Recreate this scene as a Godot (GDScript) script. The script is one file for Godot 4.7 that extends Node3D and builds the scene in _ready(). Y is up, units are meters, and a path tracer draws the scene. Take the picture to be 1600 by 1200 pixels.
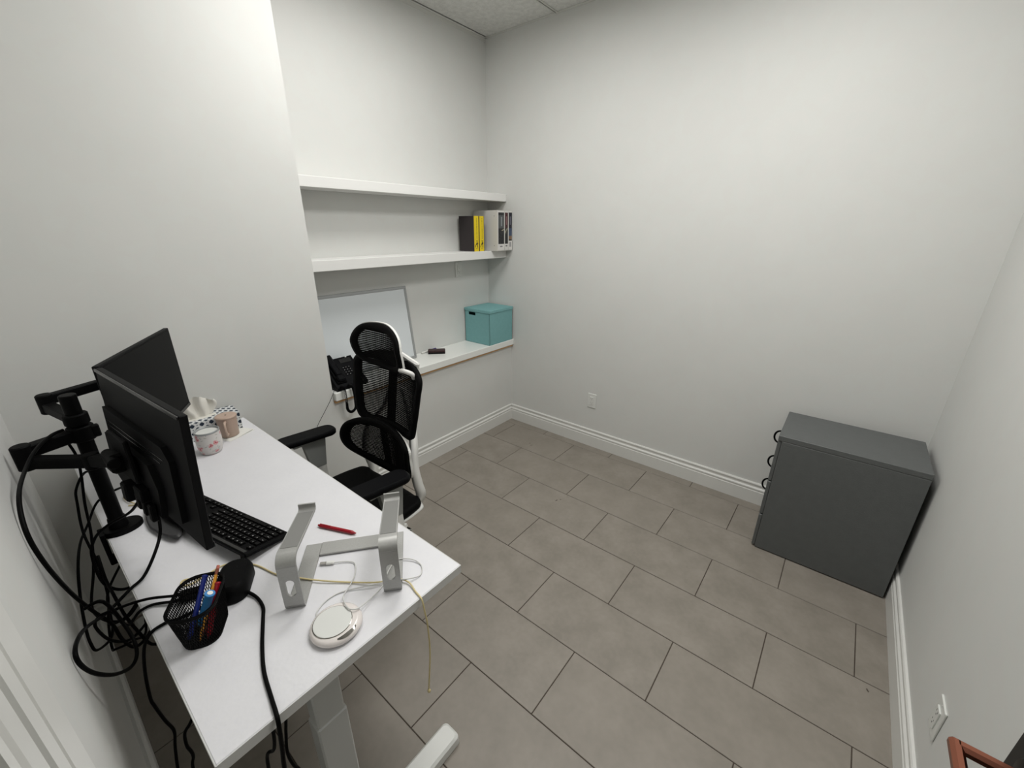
extends Node3D
# Small office: desk by the door, alcove with counter and shelves, filing cabinet. Metres, y up.
# The camera stands at x = 0, z = 0; +x runs along the back wall, +z towards the wall behind the camera.

const DESK := 0.785
const WR := 2.765      # wall with the outlet
const WB := -2.485     # back wall of the alcove
const WK := -2.225     # bump-out and knee wall
const WF := 0.482      # wall behind the filing cabinet
const WL := -0.09      # wall with the doorway
const CEIL := 2.955
const CTR := 0.765     # alcove counter top
var M := {}
var taken := {}

func V(x, y, z) -> Vector3: return Vector3(x, y, z)

func _ready():
	# ---------------------------------------------------------------- camera
	var cam := Camera3D.new()
	cam.name = "camera"
	cam.fov = 85.52
	cam.near = 0.01
	cam.transform = Transform3D(Basis(V(0.62703125, 0.00520636, 0.7789767), V(0.27212305, 0.93551632, -0.22529595), V(-0.72991839, 0.35324512, 0.5851812)), V(0, 1.676, 0))
	add_child(cam)
	cam.current = true
	# ---------------------------------------------------------------- environment
	var env := Environment.new()
	env.background_mode = Environment.BG_COLOR
	env.background_color = Color(0.02, 0.02, 0.02)
	env.tonemap_mode = Environment.TONE_MAPPER_LINEAR
	env.tonemap_exposure = 1.0
	env.sdfgi_enabled = true
	env.ssao_enabled = true
	env.ssil_enabled = true
	var we := WorldEnvironment.new()
	we.name = "world_environment"
	we.environment = env
	add_child(we)
	# ---------------------------------------------------------------- lights: two ceiling troffers in the room, an added unseen fill lamp in the corridor
	area_light("troffer_glow", V(1.40, CEIL - 0.03, -1.555), Vector2(1.12, 0.52), 1.85, Color(1.0, 0.995, 0.985))
	area_light("second_troffer_glow", V(1.40, CEIL - 0.03, -0.335), Vector2(1.12, 0.52), 2.85, Color(1.0, 0.995, 0.985))
	area_light("added_corridor_fill", V(-0.95, CEIL - 0.03, -0.1), Vector2(0.52, 1.12), 2.0, Color(1.0, 0.995, 0.985))  # added fill light from the corridor, its source unseen
	materials()
	structure()
	alcove()
	desk()
	monitors()
	desk_things()
	cables()
	chair()
	cabinet()
	door_leaf()

func area_light(called, at, size, energy, col):
	var l := AreaLight3D.new()
	l.name = called
	l.area_size = size
	l.light_energy = energy
	l.light_color = col
	l.shadow_enabled = true
	l.area_range = 12.0
	l.rotation_degrees = V(-90, 0, 0)
	l.position = at
	add_child(l)

# ==================================================================== naming and tagging
func numbered(n: String) -> String:
	if not taken.has(n):
		taken[n] = 0
		return n
	taken[n] += 1
	return "%s_%03d" % [n, taken[n]]

func tag(o, label := "", category := "", group := "", kind := ""):
	if label != "": o.set_meta("label", label)
	if category != "": o.set_meta("category", category)
	if group != "": o.set_meta("group", group)
	if kind != "": o.set_meta("kind", kind)
	return o

func thing(called, label, category, at := Vector3.ZERO, group := "", turn := 0.0) -> Node3D:
	var o := Node3D.new()
	o.name = numbered(called)
	o.position = at
	o.rotation.y = turn
	add_child(o)
	tag(o, label, category, group)
	return o

func build(s: SurfaceTool, called, m, parent = null, world := false) -> MeshInstance3D:
	s.generate_normals()
	var o := MeshInstance3D.new()
	o.mesh = s.commit()
	o.material_override = m
	if parent == null:
		o.name = numbered(called)
		add_child(o)
	else:
		o.name = called
		if world: o.transform = parent.transform.affine_inverse()
		parent.add_child(o, true)
	return o

func struct(s: SurfaceTool, called, m) -> MeshInstance3D:
	var o := build(s, called, m)
	o.set_meta("kind", "structure")
	return o

# ==================================================================== mesh helpers
func mb() -> SurfaceTool:
	var s := SurfaceTool.new()
	s.begin(Mesh.PRIMITIVE_TRIANGLES)
	s.set_smooth_group(-1)
	return s

func tri(s, a, b, c, o):
	var n: Vector3 = (b - a).cross(c - a)
	if n.dot((a + b + c) / 3.0 - o) > 0.0:
		s.add_vertex(a); s.add_vertex(c); s.add_vertex(b)
	else:
		s.add_vertex(a); s.add_vertex(b); s.add_vertex(c)

func quad(s, a, b, c, d, o):
	tri(s, a, b, c, o)
	tri(s, a, c, d, o)

# box with chamfered edges: centre, size, chamfer, basis
func bx(s, c: Vector3, size: Vector3, b := 0.0, bs := Basis()):
	var h := size / 2.0
	b = minf(b, minf(h.x, minf(h.y, h.z)) * 0.95)
	s.set_smooth_group(-1)
	if b <= 0.0:
		for ax in 3:
			for sg in [-1.0, 1.0]:
				var u := (ax + 1) % 3
				var w := (ax + 2) % 3
				var q := []
				for t in [[-1, -1], [1, -1], [1, 1], [-1, 1]]:
					var p := Vector3()
					p[ax] = sg * h[ax]; p[u] = t[0] * h[u]; p[w] = t[1] * h[w]
					q.append(c + bs * p)
				quad(s, q[0], q[1], q[2], q[3], c)
		return
	for ax in 3:
		var u := (ax + 1) % 3
		var w := (ax + 2) % 3
		for sg in [-1.0, 1.0]:
			var q := []
			for t in [[-1, -1], [1, -1], [1, 1], [-1, 1]]:
				var p := Vector3()
				p[ax] = sg * h[ax]; p[u] = t[0] * (h[u] - b); p[w] = t[1] * (h[w] - b)
				q.append(c + bs * p)
			quad(s, q[0], q[1], q[2], q[3], c)
		for su in [-1.0, 1.0]:
			for sw in [-1.0, 1.0]:
				var q := []
				for t in [[-1, 0], [1, 0], [1, 1], [-1, 1]]:
					var p := Vector3()
					p[ax] = t[0] * (h[ax] - b)
					p[u] = su * (h[u] if t[1] == 0 else h[u] - b)
					p[w] = sw * (h[w] - b if t[1] == 0 else h[w])
					q.append(c + bs * p)
				quad(s, q[0], q[1], q[2], q[3], c)
	for sx in [-1.0, 1.0]:
		for sy in [-1.0, 1.0]:
			for sz in [-1.0, 1.0]:
				tri(s, c + bs * V(sx * h.x, sy * (h.y - b), sz * (h.z - b)), c + bs * V(sx * (h.x - b), sy * h.y, sz * (h.z - b)), c + bs * V(sx * (h.x - b), sy * (h.y - b), sz * h.z), c)

func box(lo: Vector3, hi: Vector3, b := 0.0) -> SurfaceTool:
	var s := mb()
	bx(s, (lo + hi) / 2.0, hi - lo, b)
	return s

# rings of points joined by quads; smooth sides, optional flat caps
func loft(s, rings: Array, cap0 := true, cap1 := true, smooth := true, closed := true, uv := false, group := 0):
	var n: int = rings[0].size()
	s.set_smooth_group(group if smooth else -1)
	var m := n if closed else n - 1
	for k in rings.size() - 1:
		for i in m:
			var j := (i + 1) % n
			var q := [rings[k][i], rings[k][j], rings[k + 1][j], rings[k + 1][i]]
			var t := [Vector2(float(i) / m, float(k) / (rings.size() - 1)), Vector2(float(i + 1) / m, float(k) / (rings.size() - 1)), Vector2(float(i + 1) / m, float(k + 1) / (rings.size() - 1)), Vector2(float(i) / m, float(k + 1) / (rings.size() - 1))]
			for w in [0, 1, 2, 0, 2, 3]:
				if uv: s.set_uv(t[w])
				s.add_vertex(q[w])
	s.set_smooth_group(-1)
	for e in 2:
		if (e == 0 and not cap0) or (e == 1 and not cap1): continue
		var r: Array = rings[0] if e == 0 else rings[-1]
		var c := Vector3()
		for p in r: c += p
		c /= r.size()
		var oth: Array = rings[1] if e == 0 else rings[-2]
		var oc := Vector3()
		for p in oth: oc += p
		oc /= oth.size()
		for i in n:
			if uv: s.set_uv(Vector2(0.5, 0.5))
			tri(s, c, r[i], r[(i + 1) % n], oc)

func circle(c: Vector3, r: float, u: Vector3, v: Vector3, n := 12) -> Array:
	var a := []
	for i in n:
		var t := TAU * i / n
		a.append(c + u * cos(t) * r + v * sin(t) * r)
	return a

func tube(s, pts: Array, r: float, n := 8, caps := true):
	var rings := []
	var up := V(0, 1, 0)
	var d0: Vector3 = (pts[1] - pts[0]).normalized()
	if absf(d0.dot(up)) > 0.9: up = V(1, 0, 0)
	var u: Vector3 = up.cross(d0).normalized()
	for i in pts.size():
		var d: Vector3
		if i == 0: d = pts[1] - pts[0]
		elif i == pts.size() - 1: d = pts[i] - pts[i - 1]
		else: d = pts[i + 1] - pts[i - 1]
		d = d.normalized()
		u = (u - d * u.dot(d)).normalized()
		rings.append(circle(pts[i], r, d.cross(u), u, n))
	loft(s, rings, caps, caps)

# Catmull-Rom through the points
func curve(p: Array, k := 8, closed := false) -> Array:
	var out := []
	var n := p.size()
	var segs := n if closed else n - 1
	for i in segs:
		var a = p[(i - 1 + n) % n] if closed or i > 0 else p[0] * 2.0 - p[1]
		var b = p[i]
		var c = p[(i + 1) % n]
		var d = p[(i + 2) % n] if closed or i + 2 < n else c * 2.0 - b
		for j in k:
			var t := float(j) / k
			out.append(0.5 * (2.0 * b + (c - a) * t + (2.0 * a - 5.0 * b + 4.0 * c - d) * t * t + (3.0 * b - a - 3.0 * c + d) * t * t * t))
	if not closed: out.append(p[n - 1])
	return out

# profile of (radius, height) pairs turned about the y axis through c
func lathe(s, c: Vector3, prof: Array, n := 28, uv := false, cap0 := true, cap1 := true, smooth := true):
	var rings := []
	for q in prof: rings.append(circle(c + V(0, q[1], 0), maxf(q[0], 0.0001), V(1, 0, 0), V(0, 0, -1), n))
	loft(s, rings, cap0, cap1, smooth, true, uv)

# cylinder along any axis
func cyl(s, a: Vector3, b: Vector3, r0: float, r1 := -1.0, n := 20, ch := 0.0):
	if r1 < 0: r1 = r0
	var d := (b - a).normalized()
	var u := d.cross(V(0, 1, 0))
	if u.length() < 0.1: u = d.cross(V(1, 0, 0))
	u = u.normalized()
	var w := u.cross(d)
	if ch > 0.0:
		loft(s, [circle(a, r0 - ch, u, w, n), circle(a + d * ch, r0, u, w, n)], true, false, false)
		loft(s, [circle(a + d * ch, r0, u, w, n), circle(b - d * ch, r1, u, w, n)], false, false)
		loft(s, [circle(b - d * ch, r1, u, w, n), circle(b, r1 - ch, u, w, n)], false, true, false)
	else:
		loft(s, [circle(a, r0, u, w, n), circle(b, r1, u, w, n)])

# outline in the plane (o, u, v), pushed along w
func prism(s, poly: Array, o: Vector3, u: Vector3, v: Vector3, w: Vector3, smooth := false):
	var pk := PackedVector2Array(poly)
	var idx := Geometry2D.triangulate_polygon(pk)
	s.set_smooth_group(-1)
	var mid := Vector3()
	for p in poly: mid += o + u * p.x + v * p.y
	mid = mid / poly.size() + w / 2.0
	for i in range(0, idx.size(), 3):
		var q := []
		for k in 3: q.append(o + u * poly[idx[i + k]].x + v * poly[idx[i + k]].y)
		tri(s, q[0], q[1], q[2], (q[0] + q[1] + q[2]) / 3.0 + w)
		tri(s, q[0] + w, q[1] + w, q[2] + w, (q[0] + q[1] + q[2]) / 3.0)
	var cw := 1.0 if Geometry2D.is_polygon_clockwise(pk) else -1.0
	s.set_smooth_group(1 if smooth else -1)
	for i in poly.size():
		var j := (i + 1) % poly.size()
		var a: Vector3 = o + u * poly[i].x + v * poly[i].y
		var b: Vector3 = o + u * poly[j].x + v * poly[j].y
		var e: Vector2 = poly[j] - poly[i]
		var nr: Vector3 = (u * -e.y + v * e.x) * cw
		quad(s, a, b, b + w, a + w, (a + b + w) / 2.0 - nr)
	s.set_smooth_group(-1)

func rr(w: float, h: float, r: float, k := 5) -> Array:
	var a := []
	var cs := [[w / 2 - r, h / 2 - r, 0.0], [-w / 2 + r, h / 2 - r, 90.0], [-w / 2 + r, -h / 2 + r, 180.0], [w / 2 - r, -h / 2 + r, 270.0]]
	for c in cs:
		for i in k + 1:
			var t := deg_to_rad(c[2] + 90.0 * i / k)
			a.append(Vector2(c[0] + cos(t) * r, c[1] + sin(t) * r))
	return a

func ring_xz(poly: Array, y: float, sc := 1.0, off := Vector3.ZERO) -> Array:
	var a := []
	for p in poly: a.append(V(p.x * sc, y, p.y * sc) + off)
	return a

func grow(poly: Array, d: float) -> Array:
	var a := []
	for p in poly:
		var l: float = p.length()
		a.append(p * ((l + d) / l))
	return a

# ==================================================================== materials
func mat(col: Color, rough := 0.6, metal := 0.0, spec := 0.5) -> StandardMaterial3D:
	var m := StandardMaterial3D.new()
	m.albedo_color = col
	m.roughness = rough
	m.metallic = metal
	m.metallic_specular = spec
	return m

func noise_img(seed_: int, freq: float, octs: int, n := 256) -> Image:
	var f := FastNoiseLite.new()
	f.seed = seed_
	f.noise_type = FastNoiseLite.TYPE_SIMPLEX_SMOOTH
	f.frequency = freq
	f.fractal_octaves = octs
	return f.get_seamless_image(n, n)

# mottled colour: c0..c1 by two layers of noise
func mottle(seed_: int, c0: Color, c1: Color, f0: float, f1: float, n := 512) -> ImageTexture:
	var a := noise_img(seed_, f0, 5, n)
	var b := noise_img(seed_ + 7, f1, 3, n)
	var im := Image.create(n, n, true, Image.FORMAT_RGB8)
	for y in n:
		for x in n:
			var t: float = clampf(a.get_pixel(x, y).r * 0.7 + b.get_pixel(x, y).r * 0.3, 0, 1)
			t = clampf((t - 0.5) * 1.5 + 0.5, 0, 1)
			im.set_pixel(x, y, c0.lerp(c1, t))
	im.generate_mipmaps()
	return ImageTexture.create_from_image(im)

func tri_map(m: StandardMaterial3D, tex, scale: float, bump = null, bs := 0.3, world := true):
	m.albedo_texture = tex
	m.uv1_triplanar = true
	m.uv1_world_triplanar = world
	m.uv1_scale = Vector3.ONE * scale
	if bump:
		m.normal_enabled = true
		m.normal_texture = bump
		m.normal_scale = bs
	return m

func bump_tex(seed_: int, freq: float, octs: int, n := 256, strength := 2.0) -> ImageTexture:
	var im := noise_img(seed_, freq, octs, n)
	im.convert(Image.FORMAT_RGBA8)
	im.bump_map_to_normal_map(strength)
	return ImageTexture.create_from_image(im)

func materials():
	var grit := bump_tex(5, 0.15, 3, 256, 2.0)
	var wtex := mottle(11, Color(0.805, 0.807, 0.795), Color(0.815, 0.817, 0.805), 0.01, 0.04, 256)
	M.wall = tri_map(mat(Color.WHITE, 0.62), wtex, 0.8)
	M.trim = mat(Color(0.835, 0.835, 0.82), 0.38)
	M.ceil = tri_map(mat(Color.WHITE, 0.9), mottle(21, Color(0.78, 0.78, 0.765), Color(0.86, 0.86, 0.845), 0.05, 0.2, 256), 1.6, grit, 0.7)
	M.tbar = mat(Color(0.80, 0.80, 0.78), 0.5)
	M.grout = mat(Color(0.27, 0.235, 0.205), 0.95)
	M.tiles = []
	var tn := bump_tex(31, 0.03, 4, 256, 1.2)
	for k in 4:
		var a := Color(0.492, 0.468, 0.432).lightened(0.015 * (k % 2))
		var b := Color(0.545, 0.518, 0.482).lightened(0.015 * (k / 2))
		M.tiles.append(tri_map(mat(Color.WHITE, 0.52), mottle(40 + k, a, b, 0.008, 0.05, 512), 0.9 + 0.13 * k, tn, 0.15))
	M.scuff = mat(Color(0.30, 0.27, 0.24), 0.9)
	M.desk = tri_map(mat(Color.WHITE, 0.36), mottle(51, Color(0.845, 0.845, 0.858), Color(0.858, 0.858, 0.870), 0.02, 0.1, 256), 1.5, grit, 0.05)
	M.edge = mat(Color(0.80, 0.80, 0.79), 0.45)
	M.edgeline = mat(Color(0.80, 0.76, 0.66), 0.6)
	M.steelw = mat(Color(0.83, 0.835, 0.82), 0.42)
	M.steelin = mat(Color(0.74, 0.745, 0.735), 0.35)
	M.counter = mat(Color(0.88, 0.885, 0.87), 0.2)
	M.shelf = mat(Color(0.87, 0.87, 0.86), 0.4)
	M.wood = tri_map(mat(Color.WHITE, 0.7), mottle(61, Color(0.74, 0.57, 0.39), Color(0.82, 0.66, 0.47), 0.03, 0.2, 128), 6.0)
	M.black = mat(Color(0.035, 0.035, 0.037), 0.45)
	M.blackm = tri_map(mat(Color.WHITE, 0.55), mottle(71, Color(0.040, 0.040, 0.042), Color(0.055, 0.055, 0.057), 0.05, 0.3, 128), 8.0, grit, 0.15)
	M.blackg = mat(Color(0.03, 0.03, 0.032), 0.22)
	M.screen = mat(Color(0.028, 0.028, 0.03), 0.42)
	M.monback = mat(Color(0.075, 0.075, 0.078), 0.5)
	M.greyplate = mat(Color(0.20, 0.20, 0.205), 0.5)
	M.monglos = mat(Color(0.06, 0.06, 0.062), 0.25)
	M.rubber = mat(Color(0.022, 0.022, 0.023), 0.5)
	M.key = mat(Color(0.03, 0.03, 0.032), 0.4)
	M.ink = mat(Color(0.80, 0.80, 0.80), 0.6)
	M.holeshade = mat(Color(0.09, 0.085, 0.08), 0.7)  # painted shade for the outlet slots and the mug opening
	M.alu = tri_map(mat(Color.WHITE, 0.5, 0.8), mottle(81, Color(0.655, 0.655, 0.645), Color(0.685, 0.685, 0.675), 0.1, 0.3, 128), 12.0, null, 0.0, false)
	M.alupad = mat(Color(0.52, 0.52, 0.51), 0.6, 0.4)
	M.white = mat(Color(0.85, 0.85, 0.835), 0.3)
	M.whitepl = mat(Color(0.84, 0.845, 0.83), 0.25)
	M.pearl = mat(Color(0.86, 0.835, 0.82), 0.18)
	M.pad = mat(Color(0.82, 0.825, 0.81), 0.5)
	M.chrome = mat(Color(0.65, 0.64, 0.62), 0.12, 1.0)
	M.cream = mat(Color(0.80, 0.74, 0.55), 0.55)
	M.wire = mat(Color(0.80, 0.80, 0.79), 0.45)
	M.red = mat(Color(0.58, 0.03, 0.11), 0.35)
	M.blue = mat(Color(0.05, 0.12, 0.42), 0.35)
	M.sky = mat(Color(0.16, 0.48, 0.72), 0.3)
	M.pencil = mat(Color(0.80, 0.55, 0.16), 0.45)
	M.eraserpink = mat(Color(0.72, 0.42, 0.36), 0.8)
	M.brown = mat(Color(0.38, 0.16, 0.07), 0.6)
	M.beige = mat(Color(0.70, 0.61, 0.55), 0.42)
	M.paper = mat(Color(0.87, 0.87, 0.85), 0.9)
	var ti := mat(Color(0.87, 0.86, 0.83), 0.9)
	ti.backlight_enabled = true
	ti.backlight = Color(0.35, 0.35, 0.34)
	ti.cull_mode = BaseMaterial3D.CULL_DISABLED
	M.tissue = ti
	M.teal = tri_map(mat(Color.WHITE, 0.75), mottle(91, Color(0.44, 0.63, 0.635), Color(0.46, 0.65, 0.655), 0.05, 0.2, 128), 4.0)
	M.cab = tri_map(mat(Color.WHITE, 0.5), mottle(95, Color(0.335, 0.345, 0.343), Color(0.35, 0.36, 0.358), 0.05, 0.25, 128), 3.0, grit, 0.12)
	M.cabtop = M.cab
	M.board = mat(Color(0.80, 0.82, 0.83), 0.18)
	M.alum = mat(Color(0.60, 0.61, 0.61), 0.4, 0.25)
	M.maroon = mat(Color(0.17, 0.055, 0.065), 0.6)
	M.felt = mat(Color(0.055, 0.05, 0.05), 0.95)
	M.purple = mat(Color(0.15, 0.10, 0.42), 0.4)
	M.bookd = mat(Color(0.16, 0.135, 0.14), 0.6)
	M.page = mat(Color(0.80, 0.78, 0.70), 0.9)
	M.binder = mat(Color(0.78, 0.775, 0.755), 0.35)
	M.phone = mat(Color(0.04, 0.042, 0.05), 0.42)
	M.phone2 = mat(Color(0.025, 0.026, 0.03), 0.35)
	M.copper = mat(Color(0.64, 0.41, 0.335), 0.28, 1.0)
	M.bronze = mat(Color(0.10, 0.08, 0.065), 0.4, 0.7)
	M.doorc = tri_map(mat(Color.WHITE, 0.5), mottle(97, Color(0.055, 0.05, 0.043), Color(0.085, 0.078, 0.068), 0.04, 0.2, 128), 3.0)
	M.chairblk = mat(Color(0.03, 0.03, 0.031), 0.65)
	M.meshblk = mat(Color(0.028, 0.028, 0.029), 0.8)
	M.armpad = mat(Color(0.042, 0.043, 0.05), 0.5)
	M.armgrey = mat(Color(0.56, 0.57, 0.56), 0.45)
	M.diffuser = mat(Color(0.9, 0.9, 0.88), 0.5)
	M.diffuser.emission_enabled = true
	M.diffuser.emission = Color(1, 0.985, 0.955)
	for k in ["black", "blackm", "rubber", "key", "monback", "screen", "chairblk", "meshblk", "armpad", "phone", "phone2"]: M[k].metallic_specular = 0.18
	M.diffuser.emission_energy_multiplier = 1.5

# ==================================================================== setting
# baseboard moulding: profile swept from a to b, n points into the room
func baseboard(called, a: Vector3, b: Vector3, n: Vector3):
	var p := [[0, 0], [0.016, 0], [0.016, 0.088], [0.0135, 0.092], [0.0135, 0.097], [0.0155, 0.102], [0.0145, 0.109], [0.0085, 0.116], [0.008, 0.128], [0.0115, 0.133], [0.0115, 0.139], [0.008, 0.145], [0, 0.145]]
	var poly := []
	for q in p: poly.append(Vector2(q[0], q[1]))
	var s := mb()
	prism(s, poly, a, n, V(0, 1, 0), b - a)
	struct(s, called, M.trim)

func structure():
	# floor: grout bed with real tiles, running bond, 12 x 24 inch
	var fl := Node3D.new()
	fl.name = "floor"
	fl.set_meta("kind", "structure")
	add_child(fl)
	build(box(V(-0.3, -0.12, WB - 0.1), V(WR + 0.1, -0.003, WF + 0.12)), "grout_bed", M.grout, fl)
	var T := 0.308
	var x0 := 0.830
	var z0 := 0.0507
	var g := 0.0035
	var cache := {}
	var rng := RandomNumberGenerator.new()
	rng.seed = 4
	for r in range(-4, 7):
		var xa: float = maxf(x0 + r * T + g / 2, -0.21)
		var xb: float = minf(x0 + (r + 1) * T - g / 2, WR)
		if xb - xa < 0.01: continue
		var ph := 0.0 if posmod(r, 2) == 0 else T
		# rows: the band from .83 to 1.14 has its short joints at z0 - T
		for k in range(-6, 3):
			var za: float = maxf(z0 + ph + k * 2 * T + g / 2, WK - 0.02)
			var zb: float = minf(z0 + ph + (k + 1) * 2 * T - g / 2, WF + 0.1)
			if zb - za < 0.01: continue
			var key := "%.3f %.3f" % [xb - xa, zb - za]
			if not cache.has(key):
				var s := mb()
				bx(s, V(0, -0.005, 0), V(xb - xa, 0.01, zb - za), 0.0012)
				s.generate_normals()
				cache[key] = s.commit()
			var t := MeshInstance3D.new()
			t.name = "floor_tile"
			t.mesh = cache[key]
			t.material_override = M.tiles[rng.randi() % 4]
			t.position = V((xa + xb) / 2, rng.randf_range(-0.0006, 0.0), (za + zb) / 2)
			fl.add_child(t, true)
	# small dark scuff marks on the tiles
	for q in [[2.455, -1.76, 0.5, 0.03, 0.006], [2.475, -1.79, 0.9, 0.022, 0.005], [1.965, -1.195, 0.2, 0.026, 0.007], [1.99, -1.18, 1.0, 0.014, 0.005], [1.72, 0.40, -0.4, 0.02, 0.007]]:
		var s := mb()
		var poly := []
		for i in 9: poly.append(Vector2(cos(TAU * i / 9) * q[3] / 2 * (0.8 + 0.3 * sin(i * 2.7)), sin(TAU * i / 9) * q[4] / 2 * (0.8 + 0.4 * cos(i * 1.9))))
		prism(s, poly, V(q[0], 0.0001, q[1]), V(cos(q[2]), 0, sin(q[2])), V(-sin(q[2]), 0, cos(q[2])), V(0, 0.0006, 0))
		build(s, "scuff_mark", M.scuff, fl)
	# walls with thickness
	struct(box(V(WR, -0.12, WB - 0.12), V(WR + 0.12, CEIL + 0.1, WF + 0.12)), "wall_right", M.wall)
	struct(box(V(1.10, -0.12, WB - 0.12), V(WR, CEIL + 0.1, WB)), "wall_back", M.wall)
	struct(box(V(WL - 0.125, -0.12, WB - 0.12), V(1.10, CEIL + 0.1, WK)), "wall_back_bumpout", M.wall)
	var kn := struct(box(V(1.10, -0.12, WB), V(WR, 0.699, WK)), "wall_under_counter", M.wall)
	build(box(V(1.785, 0.665, WK), V(1.875, 0.667, WK + 0.0012)), "paint_chip", M.paper, kn)
	struct(box(V(WL - 0.125, -0.12, WF), V(WR, CEIL + 0.1, WF + 0.12)), "wall_front", M.wall)
	# wall with the doorway (opening z -0.43 .. 0.40, 2.05 high)
	var zo := -0.385
	var zh := 0.405
	struct(box(V(WL - 0.125, -0.12, WK), V(WL, CEIL + 0.1, zo)), "wall_left", M.wall)
	struct(box(V(WL - 0.125, 2.07, zo), V(WL, CEIL + 0.1, zh)), "wall_left_lintel", M.wall)
	struct(box(V(WL - 0.125, -0.12, zh), V(WL, CEIL + 0.1, WF)), "wall_left_return", M.wall)
	# jamb, stop and casing of the doorway
	var js := mb()
	bx(js, V(WL - 0.0625, 1.025, zo + 0.009), V(0.127, 2.05, 0.018), 0.001)
	bx(js, V(WL - 0.08, 1.02, zo + 0.024), V(0.035, 2.04, 0.012), 0.001)
	bx(js, V(WL - 0.0625, 2.06, (zo + zh) / 2), V(0.127, 0.02, zh - zo), 0.001)
	bx(js, V(WL - 0.0625, 1.025, zh - 0.009), V(0.127, 2.05, 0.018), 0.001)
	struct(js, "trim_door_jamb", M.trim)
	var cs := mb()
	var prof := [Vector2(0, 0), Vector2(0, 0.009), Vector2(0.014, 0.010), Vector2(0.018, 0.013), Vector2(0.050, 0.014), Vector2(0.056, 0.013), Vector2(0.058, 0.008), Vector2(0.062, 0.008), Vector2(0.065, 0.015), Vector2(0.090, 0.017), Vector2(0.093, 0.0145), Vector2(0.096, 0.018), Vector2(0.150, 0.021), Vector2(0.158, 0.017), Vector2(0.160, 0)]
	prism(cs, prof, V(WL, 0, zo + 0.003), V(0, 0, -1), V(1, 0, 0), V(0, 2.17, 0))
	bx(cs, V(WL + 0.009, 2.11, (zo + zh) / 2 + 0.01), V(0.018, 0.11, zh - zo + 0.02), 0.004)
	struct(cs, "trim_door_casing", M.trim)
	# baseboards
	baseboard("baseboard_right", V(WR, 0, WK), V(WR, 0, WF), V(-1, 0, 0))
	baseboard("baseboard_back", V(WL, 0, WK), V(WR, 0, WK), V(0, 0, 1))
	baseboard("baseboard_front", V(WL, 0, WF), V(WR, 0, WF), V(0, 0, -1))
	baseboard("baseboard_left", V(WL, 0, WK), V(WL, 0, zo - 0.158), V(1, 0, 0))
	# suspended ceiling: tiles between T-bars
	var ce := Node3D.new()
	ce.name = "ceiling"
	ce.set_meta("kind", "structure")
	add_child(ce)
	build(box(V(WL - 0.125, CEIL + 0.06, WB - 0.12), V(WR + 0.12, CEIL + 0.2, WF + 0.12)), "slab", M.wall, ce)
	var xl := [WL, 0.79, 2.01, WR]
	var zl := [WB, -1.860, -1.250, -0.640, -0.030, WF]
	for i in 3:
		for j in 5:
			if i == 1 and (j == 1 or j == 3): continue   # the lights sit here
			var z1: float = zl[j + 1]
			var lo := V(xl[i] + 0.006, CEIL + 0.003, zl[j] + (0.027 if j == 0 else 0.006))
			if j == 0 and i < 2 and xl[i + 1] < 1.6: lo.z = maxf(lo.z, WK - 0.02 if i == 0 else WB + 0.027)
			build(box(lo, V(xl[i + 1] - 0.006, CEIL + 0.018, z1 - 0.006), 0.002), "ceiling_tile", M.ceil, ce)
	for x in [xl[1], xl[2]]:
		build(box(V(x - 0.012, CEIL - 0.003, WB), V(x + 0.012, CEIL + 0.003, WF), 0.0006), "ceiling_bar", M.tbar, ce)
	for z in [zl[1], zl[2], zl[3], zl[4]]:
		# slotted bar: two flanges with an open reveal between them
		for e in [-1.0, 1.0]: build(box(V(WL, CEIL - 0.003, z + e * 0.009 - 0.004), V(WR, CEIL + 0.003, z + e * 0.009 + 0.004), 0.0006), "ceiling_bar", M.tbar, ce)
	build(box(V(1.10, CEIL - 0.018, WB), V(WR, CEIL + 0.002, WB + 0.003)), "wall_angle", M.tbar, ce)
	build(box(V(1.10, CEIL - 0.001, WB + 0.003), V(WR, CEIL + 0.002, WB + 0.022)), "wall_angle", M.tbar, ce)
	build(box(V(WR - 0.022, CEIL - 0.001, WB), V(WR, CEIL + 0.002, WF)), "wall_angle", M.tbar, ce)
	# ceiling light (above the frame of the picture)
	for q in [[-1.555, "recessed white ceiling light panel closer to the alcove"], [-0.335, "recessed white ceiling light panel closer to the door"]]:
		var tl := thing("ceiling_light", q[1], "light", V(1.40, CEIL, q[0]), "recessed ceiling lights")
		var s2 := mb()
		for e in [0.292, -0.292]: bx(s2, V(0, 0, e), V(1.19, 0.02, 0.03), 0.003)
		for e in [0.585, -0.585]: bx(s2, V(e, 0, 0), V(0.025, 0.02, 0.56), 0.003)
		build(s2, "frame", M.tbar, tl)
		build(box(V(-0.573, 0.0, -0.278), V(0.573, 0.008, 0.278), 0.002), "diffuser", M.diffuser, tl)
	# corridor outside the doorway
	var hx := -1.7
	struct(box(V(hx - 0.1, -0.12, -2.0), V(hx, CEIL + 0.1, 1.5)), "wall_corridor", M.wall)
	struct(box(V(hx, -0.12, -2.1), V(WL - 0.125, CEIL + 0.1, -2.0)), "wall_corridor_end", M.wall)
	struct(box(V(hx, -0.12, 1.5), V(WL - 0.125, CEIL + 0.1, 1.6)), "wall_corridor_far_end", M.wall)
	struct(box(V(WL - 0.225, -0.12, WF + 0.12), V(WL - 0.125, CEIL + 0.1, 1.5)), "wall_corridor_side", M.wall)
	struct(box(V(hx, -0.12, -2.0), V(WL - 0.215, 0.0, 1.5)), "floor_corridor", M.tiles[0])
	struct(box(V(hx, CEIL, -2.0), V(WL - 0.125, CEIL + 0.1, 1.5)), "ceiling_corridor", M.ceil)
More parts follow.
